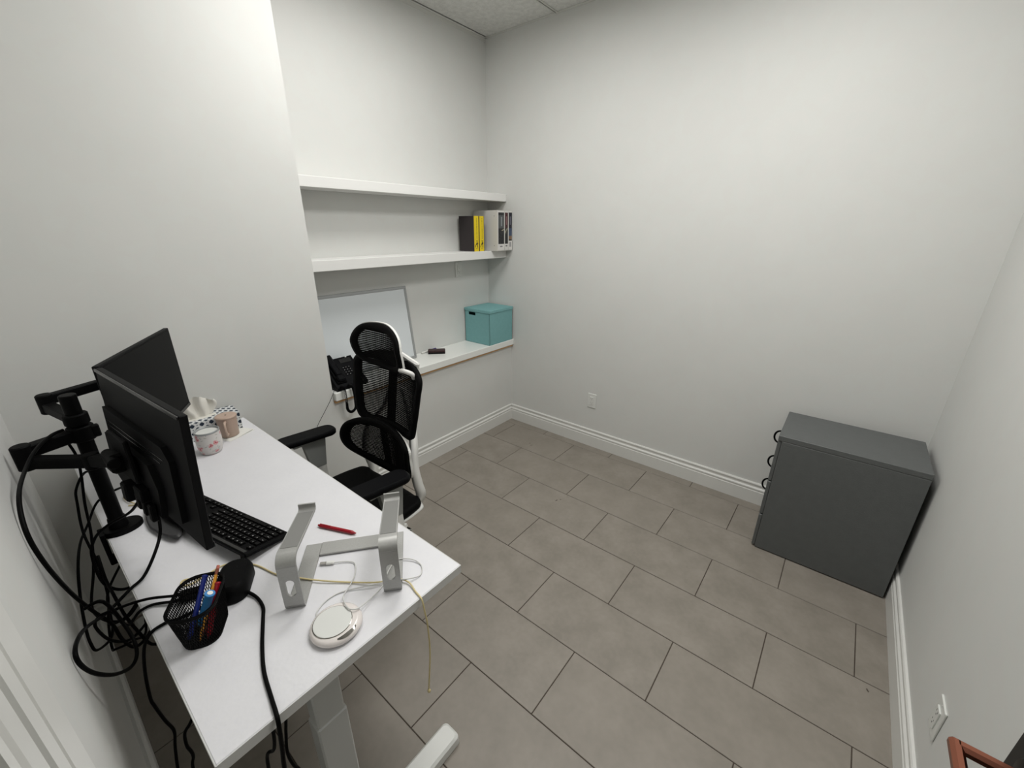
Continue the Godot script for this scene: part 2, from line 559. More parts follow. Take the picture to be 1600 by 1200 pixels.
	var cl := thing("ceiling_light", "added white fill light panel, unseen in the corridor outside", "light", V(-0.95, CEIL, -0.1))  # unseen panel added to give fill light through the doorway
	build(box(V(-0.28, -0.012, -0.58), V(0.28, 0.0, 0.58), 0.002), "diffuser", M.diffuser, cl)
	var s3 := mb()
	for q in [0.59, -0.59]: bx(s3, V(0, -0.007, q), V(0.6, 0.014, 0.02), 0.002)
	for q in [0.29, -0.29]: bx(s3, V(q, -0.007, 0), V(0.02, 0.014, 1.16), 0.002)
	build(s3, "frame", M.tbar, cl)
	# wall sockets
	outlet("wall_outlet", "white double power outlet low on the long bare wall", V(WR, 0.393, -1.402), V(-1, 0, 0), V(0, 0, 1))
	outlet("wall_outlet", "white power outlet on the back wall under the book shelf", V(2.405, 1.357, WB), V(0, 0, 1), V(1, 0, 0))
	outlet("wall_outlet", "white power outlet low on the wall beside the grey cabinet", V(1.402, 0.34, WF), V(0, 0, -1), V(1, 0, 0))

func outlet(called, label, at: Vector3, n: Vector3, u: Vector3):
	var o := thing(called, label, "outlet", at, "wall outlets")
	var up := V(0, 1, 0)
	var bs := Basis(u, up, u.cross(up))
	var s := mb()
	bx(s, n * 0.003, V(0.074, 0.118, 0.006), 0.002, bs)
	build(s, "cover_plate", M.whitepl, o)
	s = mb()
	bx(s, n * 0.0075, V(0.034, 0.067, 0.004), 0.001, bs)
	var ins := build(s, "socket", M.whitepl, o)
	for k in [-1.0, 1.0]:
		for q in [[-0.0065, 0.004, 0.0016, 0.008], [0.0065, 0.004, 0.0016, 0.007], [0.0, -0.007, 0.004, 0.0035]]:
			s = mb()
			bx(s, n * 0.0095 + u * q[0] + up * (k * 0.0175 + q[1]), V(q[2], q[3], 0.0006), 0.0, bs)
			build(s, "slot", M.holeshade, ins)  # solid dark piece, the shade inside the socket hole put into its colour
	for k in [-1.0, 1.0]:
		s = mb()
		cyl(s, n * 0.005 + up * k * 0.048, n * 0.0068 + up * k * 0.048, 0.003, -1, 10)
		build(s, "screw", M.steelin, o)

# ==================================================================== alcove with counter and shelves
func alcove():
	var c := thing("alcove_counter", "white built-in counter with a bare wood strip under its front edge", "counter", V(1.93, 0.699, WK))
	build(box(V(1.101, 0.715, WB + 0.001), V(WR - 0.001, CTR, -2.198), 0.003), "countertop", M.counter, c, true)
	build(box(V(1.101, 0.6995, WB + 0.001), V(WR - 0.001, 0.715, -2.210), 0.001), "wood_strip", M.wood, c, true)
	for q in [["upper white floating shelf in the alcove, empty", 1.865, 1.917], ["lower white floating shelf in the alcove, holding books", 1.443, 1.500]]:
		var s := thing("wall_shelf", q[0], "shelf", V(1.93, q[1], WB), "floating alcove shelves")
		build(box(V(1.101, q[1], WB + 0.001), V(WR - 0.001, q[2], -2.295), 0.002), "board", M.shelf, s, true)
		build(box(V(1.101, q[1] - 0.001, -2.295), V(WR - 0.001, q[2] + 0.001, -2.284), 0.002), "front_edge", M.shelf, s, true)
	# books with yellow spines
	var x := 2.403
	for k in 2:
		var w := 0.058 if k == 0 else 0.056
		var lab: String = ["dark-covered book with yellow spine, at the open end of the row", "yellow-spined book between its dark twin and the white binders"][k]
		var b := thing("reference_book", lab, "book", V(x + w / 2, 1.501, -2.38), "yellow-spined books on the lower shelf")
		var s := mb()
		for sx in [-1.0, 1.0]: bx(s, V(sx * (w / 2 - 0.0025), 0.126, 0.0), V(0.004, 0.252, 0.155), 0.0008)
		build(s, "cover", M.bookd, b)
		build(box(V(-w / 2 + 0.005, 0.004, -0.072), V(w / 2 - 0.005, 0.247, 0.070)), "pages", M.page, b)
		spine(b, w - 0.002, 0.252, V(0, 0, 0.076), yellow_spine(k), true)
		x += w + 0.002
	# white binders
	x = 2.578
	var bd := [[0.082, "thick white ring binder, standing next to the yellow-spined books"], [0.042, "slim white binder with a dark red spine insert, between two binders"], [0.050, "white binder with a navy spine insert against the side wall"]]
	for k in 3:
		var w: float = bd[k][0]
		var b := thing("ring_binder", bd[k][1], "binder", V(x + w / 2, 1.501, -2.345), "white binders on the lower shelf")
		var s := mb()
		for sx in [-1.0, 1.0]: bx(s, V(sx * (w / 2 - 0.002), 0.1475, 0.0), V(0.0035, 0.295, 0.255), 0.001)
		bx(s, V(0, 0.1475, 0.1265), V(w - 0.002, 0.295, 0.003), 0.001)
		build(s, "cover", M.binder, b)
		build(box(V(-w / 2 + 0.008, 0.006, -0.10), V(w / 2 - 0.008, 0.284, 0.10)), "papers", M.page, b)
		spine(b, w * 0.92, 0.285, V(0, 0.005, 0.1283), binder_spine(k), false)
		for yy in [0.04, 0.255]:
			s = mb()
			cyl(s, V(-w / 2 - 0.0003, yy, 0.095), V(-w / 2 - 0.0016, yy, 0.095), 0.004, -1, 10)
			build(s, "rivet", M.alum, b)
		x += w + 0.002
	# teal box
	var tb := thing("storage_box", "teal cardboard storage box with lid in the alcove corner", "box", V(2.597, CTR, -2.337))
	var s := mb()
	# hollow carton; the wall towards the board has a cut-out hand hole
	bx(s, V(0, 0.0015, 0), V(0.290, 0.003, 0.272))
	bx(s, V(0.1435, 0.133, 0), V(0.003, 0.263, 0.272), 0.0008)
	for e in [-0.1345, 0.1345]: bx(s, V(0, 0.133, e), V(0.290, 0.263, 0.003), 0.0008)
	var ya := 0.232
	var yb := 0.256
	var za := -0.093
	var zb := -0.018
	for q in [[0.0015, ya, -0.136, 0.136], [yb, 0.2645, -0.136, 0.136], [ya, yb, -0.136, za], [ya, yb, zb, 0.136]]:
		bx(s, V(-0.1435, (q[0] + q[1]) / 2, (q[2] + q[3]) / 2), V(0.003, q[1] - q[0], q[3] - q[2]))
	build(s, "body", M.teal, tb)
	build(box(V(-0.150, 0.262, -0.141), V(0.150, 0.286, 0.141), 0.002), "lid", M.teal, tb)
	# whiteboard leaning on the back wall
	var wb := thing("whiteboard", "white dry-erase board with aluminium frame leaning behind the office chair", "whiteboard", V(1.49, CTR + 0.001, -2.405))
	wb.rotation.x = -0.125
	var W := 0.745
	var Hh := 0.522
	build(box(V(-W / 2 + 0.006, 0.006, -0.004), V(W / 2 - 0.006, Hh - 0.006, 0.004)), "writing_surface", M.board, wb)
	var fr := [[V(-W / 2, 0, -0.007), V(W / 2, 0.020, 0.008)], [V(-W / 2, Hh - 0.020, -0.007), V(W / 2, Hh, 0.008)], [V(-W / 2, 0.020, -0.007), V(-W / 2 + 0.020, Hh - 0.020, 0.008)], [V(W / 2 - 0.020, 0.020, -0.007), V(W / 2, Hh - 0.020, 0.008)]]
	for q in fr: build(box(q[0], q[1], 0.003), "frame_rail", M.alum, wb)
	# eraser and marker
	var er := thing("board_eraser", "dark maroon whiteboard eraser lying on the counter", "eraser", V(2.035, CTR, -2.375), "", -0.75)
	build(box(V(-0.065, 0.012, -0.024), V(0.065, 0.032, 0.024), 0.004), "handle", M.maroon, er)
	build(box(V(-0.064, 0.0, -0.023), V(0.064, 0.012, 0.023), 0.002), "felt_pad", M.felt, er)
	var mk := thing("dry_erase_marker", "white marker with purple cap behind the maroon eraser", "marker", V(2.02, CTR, -2.452), "", 0.06)
	s = mb()
	cyl(s, V(-0.075, 0.008, 0), V(0.035, 0.008, 0), 0.0075, -1, 14, 0.001)
	build(s, "barrel", M.white, mk)
	s = mb()
	cyl(s, V(0.035, 0.0085, 0), V(0.078, 0.0085, 0), 0.0085, 0.008, 14, 0.001)
	build(s, "cap", M.purple, mk)
	desk_phone()

func spine(b, w: float, h: float, at: Vector3, tex: Texture2D, yellow: bool):
	var m := mat(Color.WHITE, 0.45)
	m.albedo_texture = tex
	var s := mb()
	var a := [at + V(-w / 2, 0, 0), at + V(w / 2, 0, 0), at + V(w / 2, h, 0), at + V(-w / 2, h, 0)]
	var t := [Vector2(0, 1), Vector2(1, 1), Vector2(1, 0), Vector2(0, 0)]
	for k in [0, 2, 1, 0, 3, 2]:
		s.set_uv(t[k]); s.add_vertex(a[k] + V(0, 0, 0.0012))
	for q in [[0, 1], [1, 2], [2, 3], [3, 0]]:
		s.set_uv(t[q[0]])
		var c: Vector3 = (a[0] + a[2]) / 2.0
		quad(s, a[q[0]], a[q[1]], a[q[1]] + V(0, 0, 0.0012), a[q[0]] + V(0, 0, 0.0012), c)
	build(s, "spine" if yellow else "spine_insert", m, b)

func line_px(im: Image, x0: float, y0: float, x1: float, y1: float, w: float, col: Color):
	var n := int(maxf(absf(x1 - x0), absf(y1 - y0))) + 1
	for i in n + 1:
		var t := float(i) / n
		im.fill_rect(Rect2i(int(lerpf(x0, x1, t) - w / 2), int(lerpf(y0, y1, t) - w / 2), int(maxf(w, 1)), int(maxf(w, 1))), col)

func yellow_spine(k: int) -> ImageTexture:
	var im := Image.create(64, 280, false, Image.FORMAT_RGB8)
	im.fill(Color(0.86, 0.76, 0.06))
	var d := Color(0.10, 0.09, 0.05)
	var r := RandomNumberGenerator.new()
	r.seed = 5 + k
	# one column of small unreadable print running down the spine
	var y := 16
	while y < 178:
		var h := r.randi_range(2, 5)
		im.fill_rect(Rect2i(34, y, 7, h), Color(0.36, 0.31, 0.08))
		y += h + r.randi_range(2, 5)
	# black brush-stroke mark near the foot
	line_px(im, 14, 246, 40, 206, 5, d)
	line_px(im, 40, 206, 46, 248, 7, d)
	line_px(im, 28, 226, 50, 216, 5, d)
	line_px(im, 30, 196, 46, 196, 4, d)
	line_px(im, 24, 258, 44, 258, 3, Color(0.45, 0.38, 0.08))
	return ImageTexture.create_from_image(im)

func binder_spine(k: int) -> ImageTexture:
	var im := Image.create(64, 280, false, Image.FORMAT_RGB8)
	im.fill(Color(0.82, 0.815, 0.80))
	var r := RandomNumberGenerator.new()
	r.seed = 15 + k
	if k == 0:
		im.fill_rect(Rect2i(4, 10, 58, 112), Color(0.30, 0.31, 0.315))
		im.fill_rect(Rect2i(4, 10, 58, 18), Color(0.10, 0.10, 0.11))
		im.fill_rect(Rect2i(30, 40, 12, 66), Color(0.52, 0.54, 0.55))
		im.fill_rect(Rect2i(4, 122, 58, 112), Color(0.07, 0.07, 0.075))
		for i in 40: im.fill_rect(Rect2i(r.randi_range(6, 52), r.randi_range(130, 226), 4, 7), Color(0.12, 0.12, 0.13).lightened(r.randf() * 0.15))
		line_px(im, 40, 138, 60, 130, 6, Color(0.62, 0.60, 0.52))
		im.fill_rect(Rect2i(20, 248, 26, 8), Color(0.45, 0.45, 0.45))
	elif k == 1:
		im.fill_rect(Rect2i(2, 10, 60, 108), Color(0.24, 0.09, 0.10))
		im.fill_rect(Rect2i(26, 36, 14, 60), Color(0.55, 0.42, 0.42))
		im.fill_rect(Rect2i(2, 118, 60, 116), Color(0.08, 0.085, 0.09))
		line_px(im, 6, 150, 50, 124, 9, Color(0.60, 0.58, 0.50))
		line_px(im, 20, 160, 34, 128, 7, Color(0.50, 0.48, 0.42))
		im.fill_rect(Rect2i(14, 244, 36, 10), Color(0.40, 0.40, 0.41))
	else:
		im.fill_rect(Rect2i(4, 8, 56, 112), Color(0.09, 0.09, 0.15))
		im.fill_rect(Rect2i(24, 36, 14, 60), Color(0.42, 0.42, 0.48))
		im.fill_rect(Rect2i(4, 120, 56, 56), Color(0.22, 0.28, 0.38))
		im.fill_rect(Rect2i(4, 176, 56, 26), Color(0.48, 0.38, 0.29))
		im.fill_rect(Rect2i(4, 202, 56, 10), Color(0.07, 0.07, 0.07))
		im.fill_rect(Rect2i(16, 222, 30, 36), Color(0.60, 0.60, 0.60))
	return ImageTexture.create_from_image(im)

func desk_phone():
	var p := thing("desk_phone", "black corded desk phone on the alcove counter", "phone", V(1.225, CTR + 0.0004, -2.302), "", 0.0)
	p.scale = V(1, 1, 0.82)
	# wedge body, high at the back
	var s := mb()
	prism(s, [Vector2(-0.115, 0.0), Vector2(0.11, 0.0), Vector2(0.115, 0.018), Vector2(0.11, 0.026), Vector2(-0.085, 0.150), Vector2(-0.115, 0.138)], V(-0.10, 0, 0), V(0, 0, 1), V(0, 1, 0), V(0.20, 0, 0))
	build(s, "body", M.phone, p)
	var sl := Basis(V(1, 0, 0), 0.566)
	var top := func(x: float, z: float, up: float) -> Vector3: return V(x, 0.026 + (0.11 - z) * (0.124 / 0.195) + up, z)
	s = mb()
	bx(s, top.call(-0.055, 0.01, 0.006), V(0.062, 0.016, 0.205), 0.005, sl)
	var cr := build(s, "cradle", M.phone2, p)
	var hs := mb()
	bx(hs, top.call(-0.055, 0.0, 0.028), V(0.036, 0.016, 0.15), 0.006, sl)
	bx(hs, top.call(-0.055, 0.078, 0.020), V(0.050, 0.026, 0.050), 0.008, sl)
	bx(hs, top.call(-0.055, -0.072, 0.020), V(0.050, 0.026, 0.050), 0.008, sl)
	build(hs, "handset", M.phone, p)
	for r in 4:
		for c in 3:
			s = mb()
			bx(s, top.call(0.005 + c * 0.019, -0.005 + r * 0.017, 0.002), V(0.012, 0.004, 0.009), 0.001, sl)
			var kb := build(s, "key", M.phone2, p)
			s = mb()
			bx(s, top.call(0.005 + c * 0.019, -0.005 + r * 0.017, 0.0042), V(0.003, 0.0006, 0.003), 0.0, sl)
			build(s, "legend", M.ink, kb)
	s = mb()
	bx(s, top.call(0.045, -0.055, 0.002), V(0.075, 0.004, 0.036), 0.001, sl)
	build(s, "display", M.monglos, p)
	s = mb()
	bx(s, top.call(-0.05, -0.102 + 0.014, 0.006), V(0.052, 0.003, 0.014), 0.0006, sl)
	build(s, "name_strip", M.paper, p)
	s = mb()
	bx(s, top.call(0.045, 0.082, 0.002), V(0.034, 0.003, 0.009), 0.0006, sl)
	build(s, "label_strip", M.paper, p)
	for q in [[0.03, -0.085], [0.062, -0.078]]:
		s = mb()
		bx(s, top.call(q[0], q[1], 0.003), V(0.010, 0.004, 0.008), 0.001, sl)
		build(s, "function_key", M.ink, p)
	# coiled handset cord: a helix round a loop that hangs over the counter edge
	var path := curve([V(1.150, 0.792, -2.212), V(1.149, 0.786, -2.178), V(1.148, 0.70, -2.170), V(1.150, 0.655, -2.172), V(1.172, 0.634, -2.172), V(1.200, 0.650, -2.172), V(1.206, 0.69, -2.174), V(1.204, 0.74, -2.170), V(1.200, 0.785, -2.177), V(1.197, 0.790, -2.212)], 14)
	var hel := []
	for i in path.size() - 1:
		var d: Vector3 = (path[i + 1] - path[i]).normalized()
		var u := V(0, 0, 1)
		u = (u - d * u.dot(d)).normalized()
		var w := d.cross(u)
		for k in 6:
			var a := TAU * (i * 6 + k) / 7.0
			hel.append(path[i].lerp(path[i + 1], k / 6.0) + (u * cos(a) + w * sin(a)) * 0.0068)
	s = mb()
	tube(s, hel, 0.0022, 4)
	build(s, "coiled_cord", M.phone2, p, true)
	s = mb()
	tube(s, curve([V(1.112, 0.79, -2.235), V(1.095, 0.785, -2.195), V(1.06, 0.735, -2.19), V(1.022, 0.68, -2.195), V(0.965, 0.60, -2.20), V(0.93, 0.52, -2.20), V(0.90, 0.38, -2.20), V(0.88, 0.16, -2.19)], 6), 0.0014, 6)
	build(s, "line_cord", M.phone2, p, true)

# ==================================================================== desk
func desk():
	var d := thing("standing_desk", "white height-adjustable desk with steel legs along the doorway wall", "desk", V(0.324, 0, -1.446))
	var x0 := 0.023
	var x1 := 0.625
	var z0 := -2.212
	var z1 := -0.683
	build(box(V(x0 + 0.001, DESK - 0.0275, z0 + 0.001), V(x1 - 0.001, DESK, z1 - 0.001), 0.0015), "tabletop", M.desk, d, true)
	var s := mb()
	for q in [[V(x0, DESK - 0.027, z1 - 0.001), V(x1, DESK - 0.0008, z1 + 0.001)], [V(x0, DESK - 0.027, z0 - 0.001), V(x1, DESK - 0.0008, z0 + 0.001)], [V(x1 - 0.001, DESK - 0.027, z0), V(x1 + 0.001, DESK - 0.0008, z1)], [V(x0 - 0.001, DESK - 0.027, z0), V(x0 + 0.001, DESK - 0.0008, z1)]]:
		bx(s, (q[0] + q[1]) / 2.0, q[1] - q[0], 0.0004)
	build(s, "edge_band", M.edge, d, true)
	for e in [z1 - 0.058, z0 + 0.10]:
		var xc := 0.233
		s = mb()
		bx(s, V(xc, 0.18, e), V(0.080, 0.28, 0.055), 0.004)
		var lg := build(s, "leg", M.steelw, d, true)
		s = mb()
		bx(s, V(xc, 0.46, e), V(0.073, 0.28, 0.049), 0.004)
		build(s, "leg_stage", M.steelin, lg)
		s = mb()
		bx(s, V(xc, 0.665, e), V(0.066, 0.14, 0.043), 0.004)
		build(s, "leg_stage", M.steelin, lg)
		s = mb()
		bx(s, V(xc + 0.06, 0.745, e), V(0.50, 0.025, 0.06), 0.004)
		build(s, "support_arm", M.steelw, d, true)
		s = mb()
		var rings := []
		for q in [[0.0, 0.0], [0.008, 0.0], [0.030, -0.002], [0.038, -0.010]]:
			var pr := rr(0.60 + q[1] * 2, 0.076 + q[1] * 2, 0.016, 4)
			var ring := []
			for p in pr: ring.append(V(0.305 + p.x, q[0] + 0.003, e + p.y))
			rings.append(ring)
		loft(s, rings, true, true, false)
		build(s, "foot", M.steelw, d, true)
	s = mb()
	bx(s, V(0.30, 0.738, (z0 + z1) / 2), V(0.06, 0.03, 1.30), 0.003)
	build(s, "crossbeam", M.steelw, d, true)
	s = mb()
	bx(s, V(0.14, 0.735, -1.45), V(0.09, 0.04, 0.26), 0.006)
	build(s, "motor_box", M.black, d, true)

# ==================================================================== monitors and their arm
func monitors():
	# near monitor, seen from behind
	var mw := 0.54
	var mh := 0.325
	var a := V(0.187, 1.315, -1.000)
	var b := V(0.139, 1.315, -1.533)
	var n := thing("computer_monitor", "black monitor turned with its ribbed back to the doorway", "monitor", V((a.x + b.x) / 2 - 0.030, 0.990, (a.z + b.z) / 2), "monitors on the dual arm")
	var u := (a - b).normalized()      # along the monitor towards the near end
	var yax := V(0.022, 0.325, -0.002).normalized()
	var fw := u.cross(yax)             # out of the back or the front
	if fw.x < 0: fw = -fw              # screen side faces +x
	yax = fw.cross(u) if fw.cross(u).y > 0 else u.cross(fw)
	n.basis = Basis(u, yax, u.cross(yax))
	var sg := 1.0 if (n.basis.z).x > 0 else -1.0   # local z sign of the screen side
	monitor_body(n, mw, mh, sg, true)
	# far monitor, its dark screen towards the room
	var c := V(0.396, 1.300, -2.058)
	var d := V(0.130, 1.300, -1.622)
	var f := thing("computer_monitor", "black monitor showing its dark blank screen, angled behind its twin", "monitor", V((c.x + d.x) / 2, 0.972, (c.z + d.z) / 2), "monitors on the dual arm")
	var u2 := (d - c).normalized()
	f.basis = Basis(u2, V(0, 1, 0), u2.cross(V(0, 1, 0)))
	var sg2 := 1.0 if (f.basis.z).x > 0 else -1.0
	monitor_body(f, 0.511, 0.328, sg2, false)
	# arm
	var P := V(0.057, DESK, -1.61)
	var m := thing("dual_monitor_mount", "black dual monitor arm on a round pole clamped to the desk", "monitor mount", P)
	var s := mb()
	cyl(s, V(0, 0.02, 0), V(0, 0.455, 0), 0.0185, -1, 24, 0.002)
	build(s, "pole", M.black, m)
	s = mb()
	var rg := []
	for q in [[0.0, 1.0], [0.012, 1.0], [0.016, 0.96]]:
		var ring := []
		for i in 28:
			var t := TAU * i / 28
			ring.append(V(0.006 + cos(t) * 0.050 * q[1], q[0] + 0.0005, sin(t) * 0.040 * q[1]))
		rg.append(ring)
	loft(s, rg, true, true, false)
	cyl(s, V(0, 0.012, 0), V(0, 0.05, 0), 0.024, 0.021, 20, 0.002)
	build(s, "base_plate", M.black, m)
	s = mb()
	bx(s, V(-0.043, -0.035, 0.005), V(0.012, 0.11, 0.05), 0.002)
	bx(s, V(-0.02, -0.085, 0.005), V(0.055, 0.012, 0.05), 0.002)
	cyl(s, V(0, -0.08, 0.005), V(0, -0.032, 0.005), 0.010, -1, 14, 0.001)
	build(s, "clamp", M.black, m)
	# near arm: collar, link, elbow, link, joint, head
	var yA := 1.125 - DESK
	var E := V(-0.058, 0, -1.575) - V(P.x, 0, P.z)
	var J := V(0.050, 0, -1.452) - V(P.x, 0, P.z)
	s = mb()
	cyl(s, V(0, yA - 0.022, 0), V(0, yA + 0.022, 0), 0.029, -1, 24, 0.003)
	bx(s, V(0.028, yA, 0.012), V(0.018, 0.036, 0.018), 0.003)
	build(s, "collar", M.blackm, m)
	link(m, V(0, yA, 0), V(E.x, yA - 0.002, E.z), 0.030, 0.034)
	s = mb()
	cyl(s, V(E.x, yA - 0.05, E.z), V(E.x, yA + 0.019, E.z), 0.020, -1, 20, 0.003)
	build(s, "elbow", M.blackm, m)
	link(m, V(E.x, yA - 0.030, E.z), V(J.x, yA - 0.030, J.z), 0.028, 0.030)
	s = mb()
	cyl(s, V(J.x, yA - 0.05, J.z), V(J.x, yA - 0.008, J.z), 0.018, -1, 20, 0.003)
	build(s, "wrist", M.blackm, m)
	var nc := V(0.101, 1.150, -1.285) - P
	link(m, V(J.x, yA - 0.028, J.z), V(nc.x - 0.012, nc.y - 0.02, nc.z - 0.03), 0.024, 0.030)
	s = mb()
	bx(s, nc + V(-0.004, 0, 0), V(0.010, 0.115, 0.115), 0.003, Basis(V(0, 1, 0), 0.105))
	bx(s, nc + V(-0.020, -0.01, -0.012), V(0.030, 0.050, 0.05), 0.006, Basis(V(0, 1, 0), 0.105))
	cyl(s, nc + V(-0.026, 0.0, -0.05), nc + V(-0.026, 0.0, 0.03), 0.013, -1, 14, 0.002)
	build(s, "mount_plate", M.blackm, m)
	# far arm
	var yB := 1.168 - DESK
	var E2 := V(0.018, 0, -1.80) - V(P.x, 0, P.z)
	s = mb()
	cyl(s, V(0, yB - 0.016, 0), V(0, yB + 0.016, 0), 0.027, -1, 24, 0.003)
	build(s, "collar", M.blackm, m)
	link(m, V(0, yB - 0.004, 0), V(E2.x, yB - 0.004, E2.z), 0.028, 0.030)
	s = mb()
	cyl(s, V(E2.x, yB - 0.024, E2.z), V(E2.x, yB + 0.036, E2.z), 0.019, -1, 20, 0.003)
	build(s, "elbow", M.blackm, m)
	var fc := V(0.228, 1.135, -1.862) - P
	link(m, V(E2.x, yB + 0.018, E2.z), V(0.09, yB + 0.018, -0.245), 0.026, 0.030)
	link(m, V(0.09, yB + 0.010, -0.245), fc + V(-0.012, 0, -0.008), 0.024, 0.028)
	s = mb()
	bx(s, fc, V(0.010, 0.11, 0.11), 0.003, Basis(V(0, 1, 0), -0.548))
	build(s, "mount_plate", M.blackm, m)
	# oval foot lying under the near monitor
	var ft := thing("oval_stand_plate", "dark grey oval foot plate lying on the desk under the monitor", "stand plate", V(0.150, DESK, -1.535), "", 0.06)
	s = mb()
	var rgs := []
	for q in [[0.008, 0.97], [0.010, 1.0], [0.013, 0.98], [0.015, 0.90]]:
		var ring := []
		for i in 32:
			var t := TAU * i / 32
			ring.append(V(cos(t) * 0.036 * q[1] * (1.0 - 0.25 * absf(sin(t))), q[0] + 0.006 * sin(t) * sin(t), sin(t) * 0.135 * q[1]))
		rgs.append(ring)
	loft(s, rgs, true, true, true)
	build(s, "plate", M.greyplate, ft)
	s = mb()
	cyl(s, V(0, 0, 0.03), V(0, 0.009, 0.03), 0.012, -1, 14)
	cyl(s, V(0, 0, -0.04), V(0, 0.009, -0.04), 0.012, -1, 14)
	build(s, "rubber_pad", M.rubber, ft)

func link(m, a: Vector3, b: Vector3, w: float, h: float):
	var d := b - a
	var x := d.normalized()
	var zz := x.cross(V(0, 1, 0)).normalized()
	var s := mb()
	bx(s, (a + b) / 2.0, V(d.length(), h, w), 0.003, Basis(x, zz.cross(x), zz))
	build(s, "arm_link", M.blackm, m)

func monitor_body(n, w: float, h: float, sg: float, ribs: bool):
	var t := 0.016
	# thin panel, screen face and bezel
	var s := mb()
	bx(s, V(0, h / 2, 0), V(w, h, t), 0.002)
	build(s, "panel_shell", M.monback, n)
	s = mb()
	bx(s, V(0, h / 2 + 0.006, sg * (t / 2 + 0.0006)), V(w - 0.016, h - 0.028, 0.0012))
	build(s, "screen", M.screen, n)
	s = mb()
	bx(s, V(0, 0.007, sg * (t / 2 + 0.001)), V(w - 0.002, 0.013, 0.002), 0.0005)
	build(s, "chin", M.monglos, n)
	if not ribs:
		s = mb()
		bx(s, V(0, h * 0.46, -sg * (t / 2 + 0.012)), V(w * 0.6, h * 0.5, 0.024), 0.008)
		build(s, "electronics_bulge", M.monback, n)
		return
	# back: top lip, rear cover with a sloped step, lower bulge
	s = mb()
	bx(s, V(0, h - 0.004, -sg * (t / 2 + 0.0015)), V(w - 0.004, 0.008, 0.004), 0.001)
	build(s, "top_lip", M.monglos, n)
	s = mb()
	prism(s, [Vector2(-w * 0.36, 0.045), Vector2(w * 0.36, 0.045), Vector2(w * 0.36, h * 0.62), Vector2(w * 0.30, h * 0.70), Vector2(-w * 0.44, h * 0.70), Vector2(-w * 0.44, 0.06)], V(0, 0, -sg * t / 2), V(1, 0, 0), V(0, 1, 0), V(0, 0, -sg * 0.012))
	var cv := build(s, "rear_cover", M.monback, n)
	s = mb()
	prism(s, [Vector2(-w * 0.30, 0.03), Vector2(w * 0.20, 0.03), Vector2(w * 0.23, h * 0.34), Vector2(w * 0.16, h * 0.50), Vector2(-w * 0.40, h * 0.50), Vector2(-w * 0.40, 0.05)], V(0, 0, -sg * (t / 2 + 0.012)), V(1, 0, 0), V(0, 1, 0), V(0, 0, -sg * 0.012))
	build(s, "electronics_bulge", M.monback, n)
	for q in [[h * 0.60, -w * 0.42, w * 0.30], [h * 0.56, -w * 0.42, w * 0.26]]:
		s = mb()
		bx(s, V((q[1] + q[2]) / 2, q[0], -sg * (t / 2 + 0.0125)), V(q[2] - q[1], 0.0025, 0.002), 0.0006)
		build(s, "rib", M.monglos, cv)
	# connector block and plugs under the rear cover
	s = mb()
	bx(s, V(0.035, 0.075, -sg * 0.040), V(0.05, 0.035, 0.02), 0.003)
	build(s, "port_block", M.blackm, n)
	for q in [[-0.02, 0.052], [0.02, 0.05], [0.062, 0.05]]:
		s = mb()
		bx(s, V(q[0] + 0.02, q[1] - 0.01, -sg * 0.040), V(0.022, 0.045, 0.013), 0.003)
		build(s, "plug", M.black, n)
	s = mb()
	bx(s, V(-0.045, 0.055, -sg * 0.045), V(0.034, 0.05, 0.026), 0.004)
	build(s, "power_plug", M.armgrey if false else M.monback, n)

# ==================================================================== things on the desk
func desk_things():
	keyboard()
	laptop_stand()
	charging_disc()
	pen_cup()
	dock()
	mugs()
	# red pen
	var p0 := V(0.453, DESK + 0.0063, -1.146)
	var p1 := V(0.508, DESK + 0.0063, -1.018)
	var rp := thing("pen", "red retractable pen lying loose on the white desk", "pen", V(0.48, DESK, -1.082))
	var d := (p1 - p0).normalized()
	var s := mb()
	cyl(s, p0 + d * 0.008, p1 - d * 0.016, 0.0060, -1, 14)
	build(s, "barrel", M.red, rp, true)
	s = mb()
	cyl(s, p1 - d * 0.016, p1 - d * 0.002, 0.0060, 0.0018, 14)
	build(s, "tip", M.red, rp, true)
	s = mb()
	cyl(s, p0, p0 + d * 0.009, 0.0030, 0.0036, 12, 0.0008)
	build(s, "push_button", M.red, rp, true)
	s = mb()
	bx(s, p0 + d * 0.028 + V(0, 0.0062, 0), V(0.004, 0.0022, 0.040), 0.0006, Basis.looking_at(d))
	build(s, "clip", M.red, rp, true)

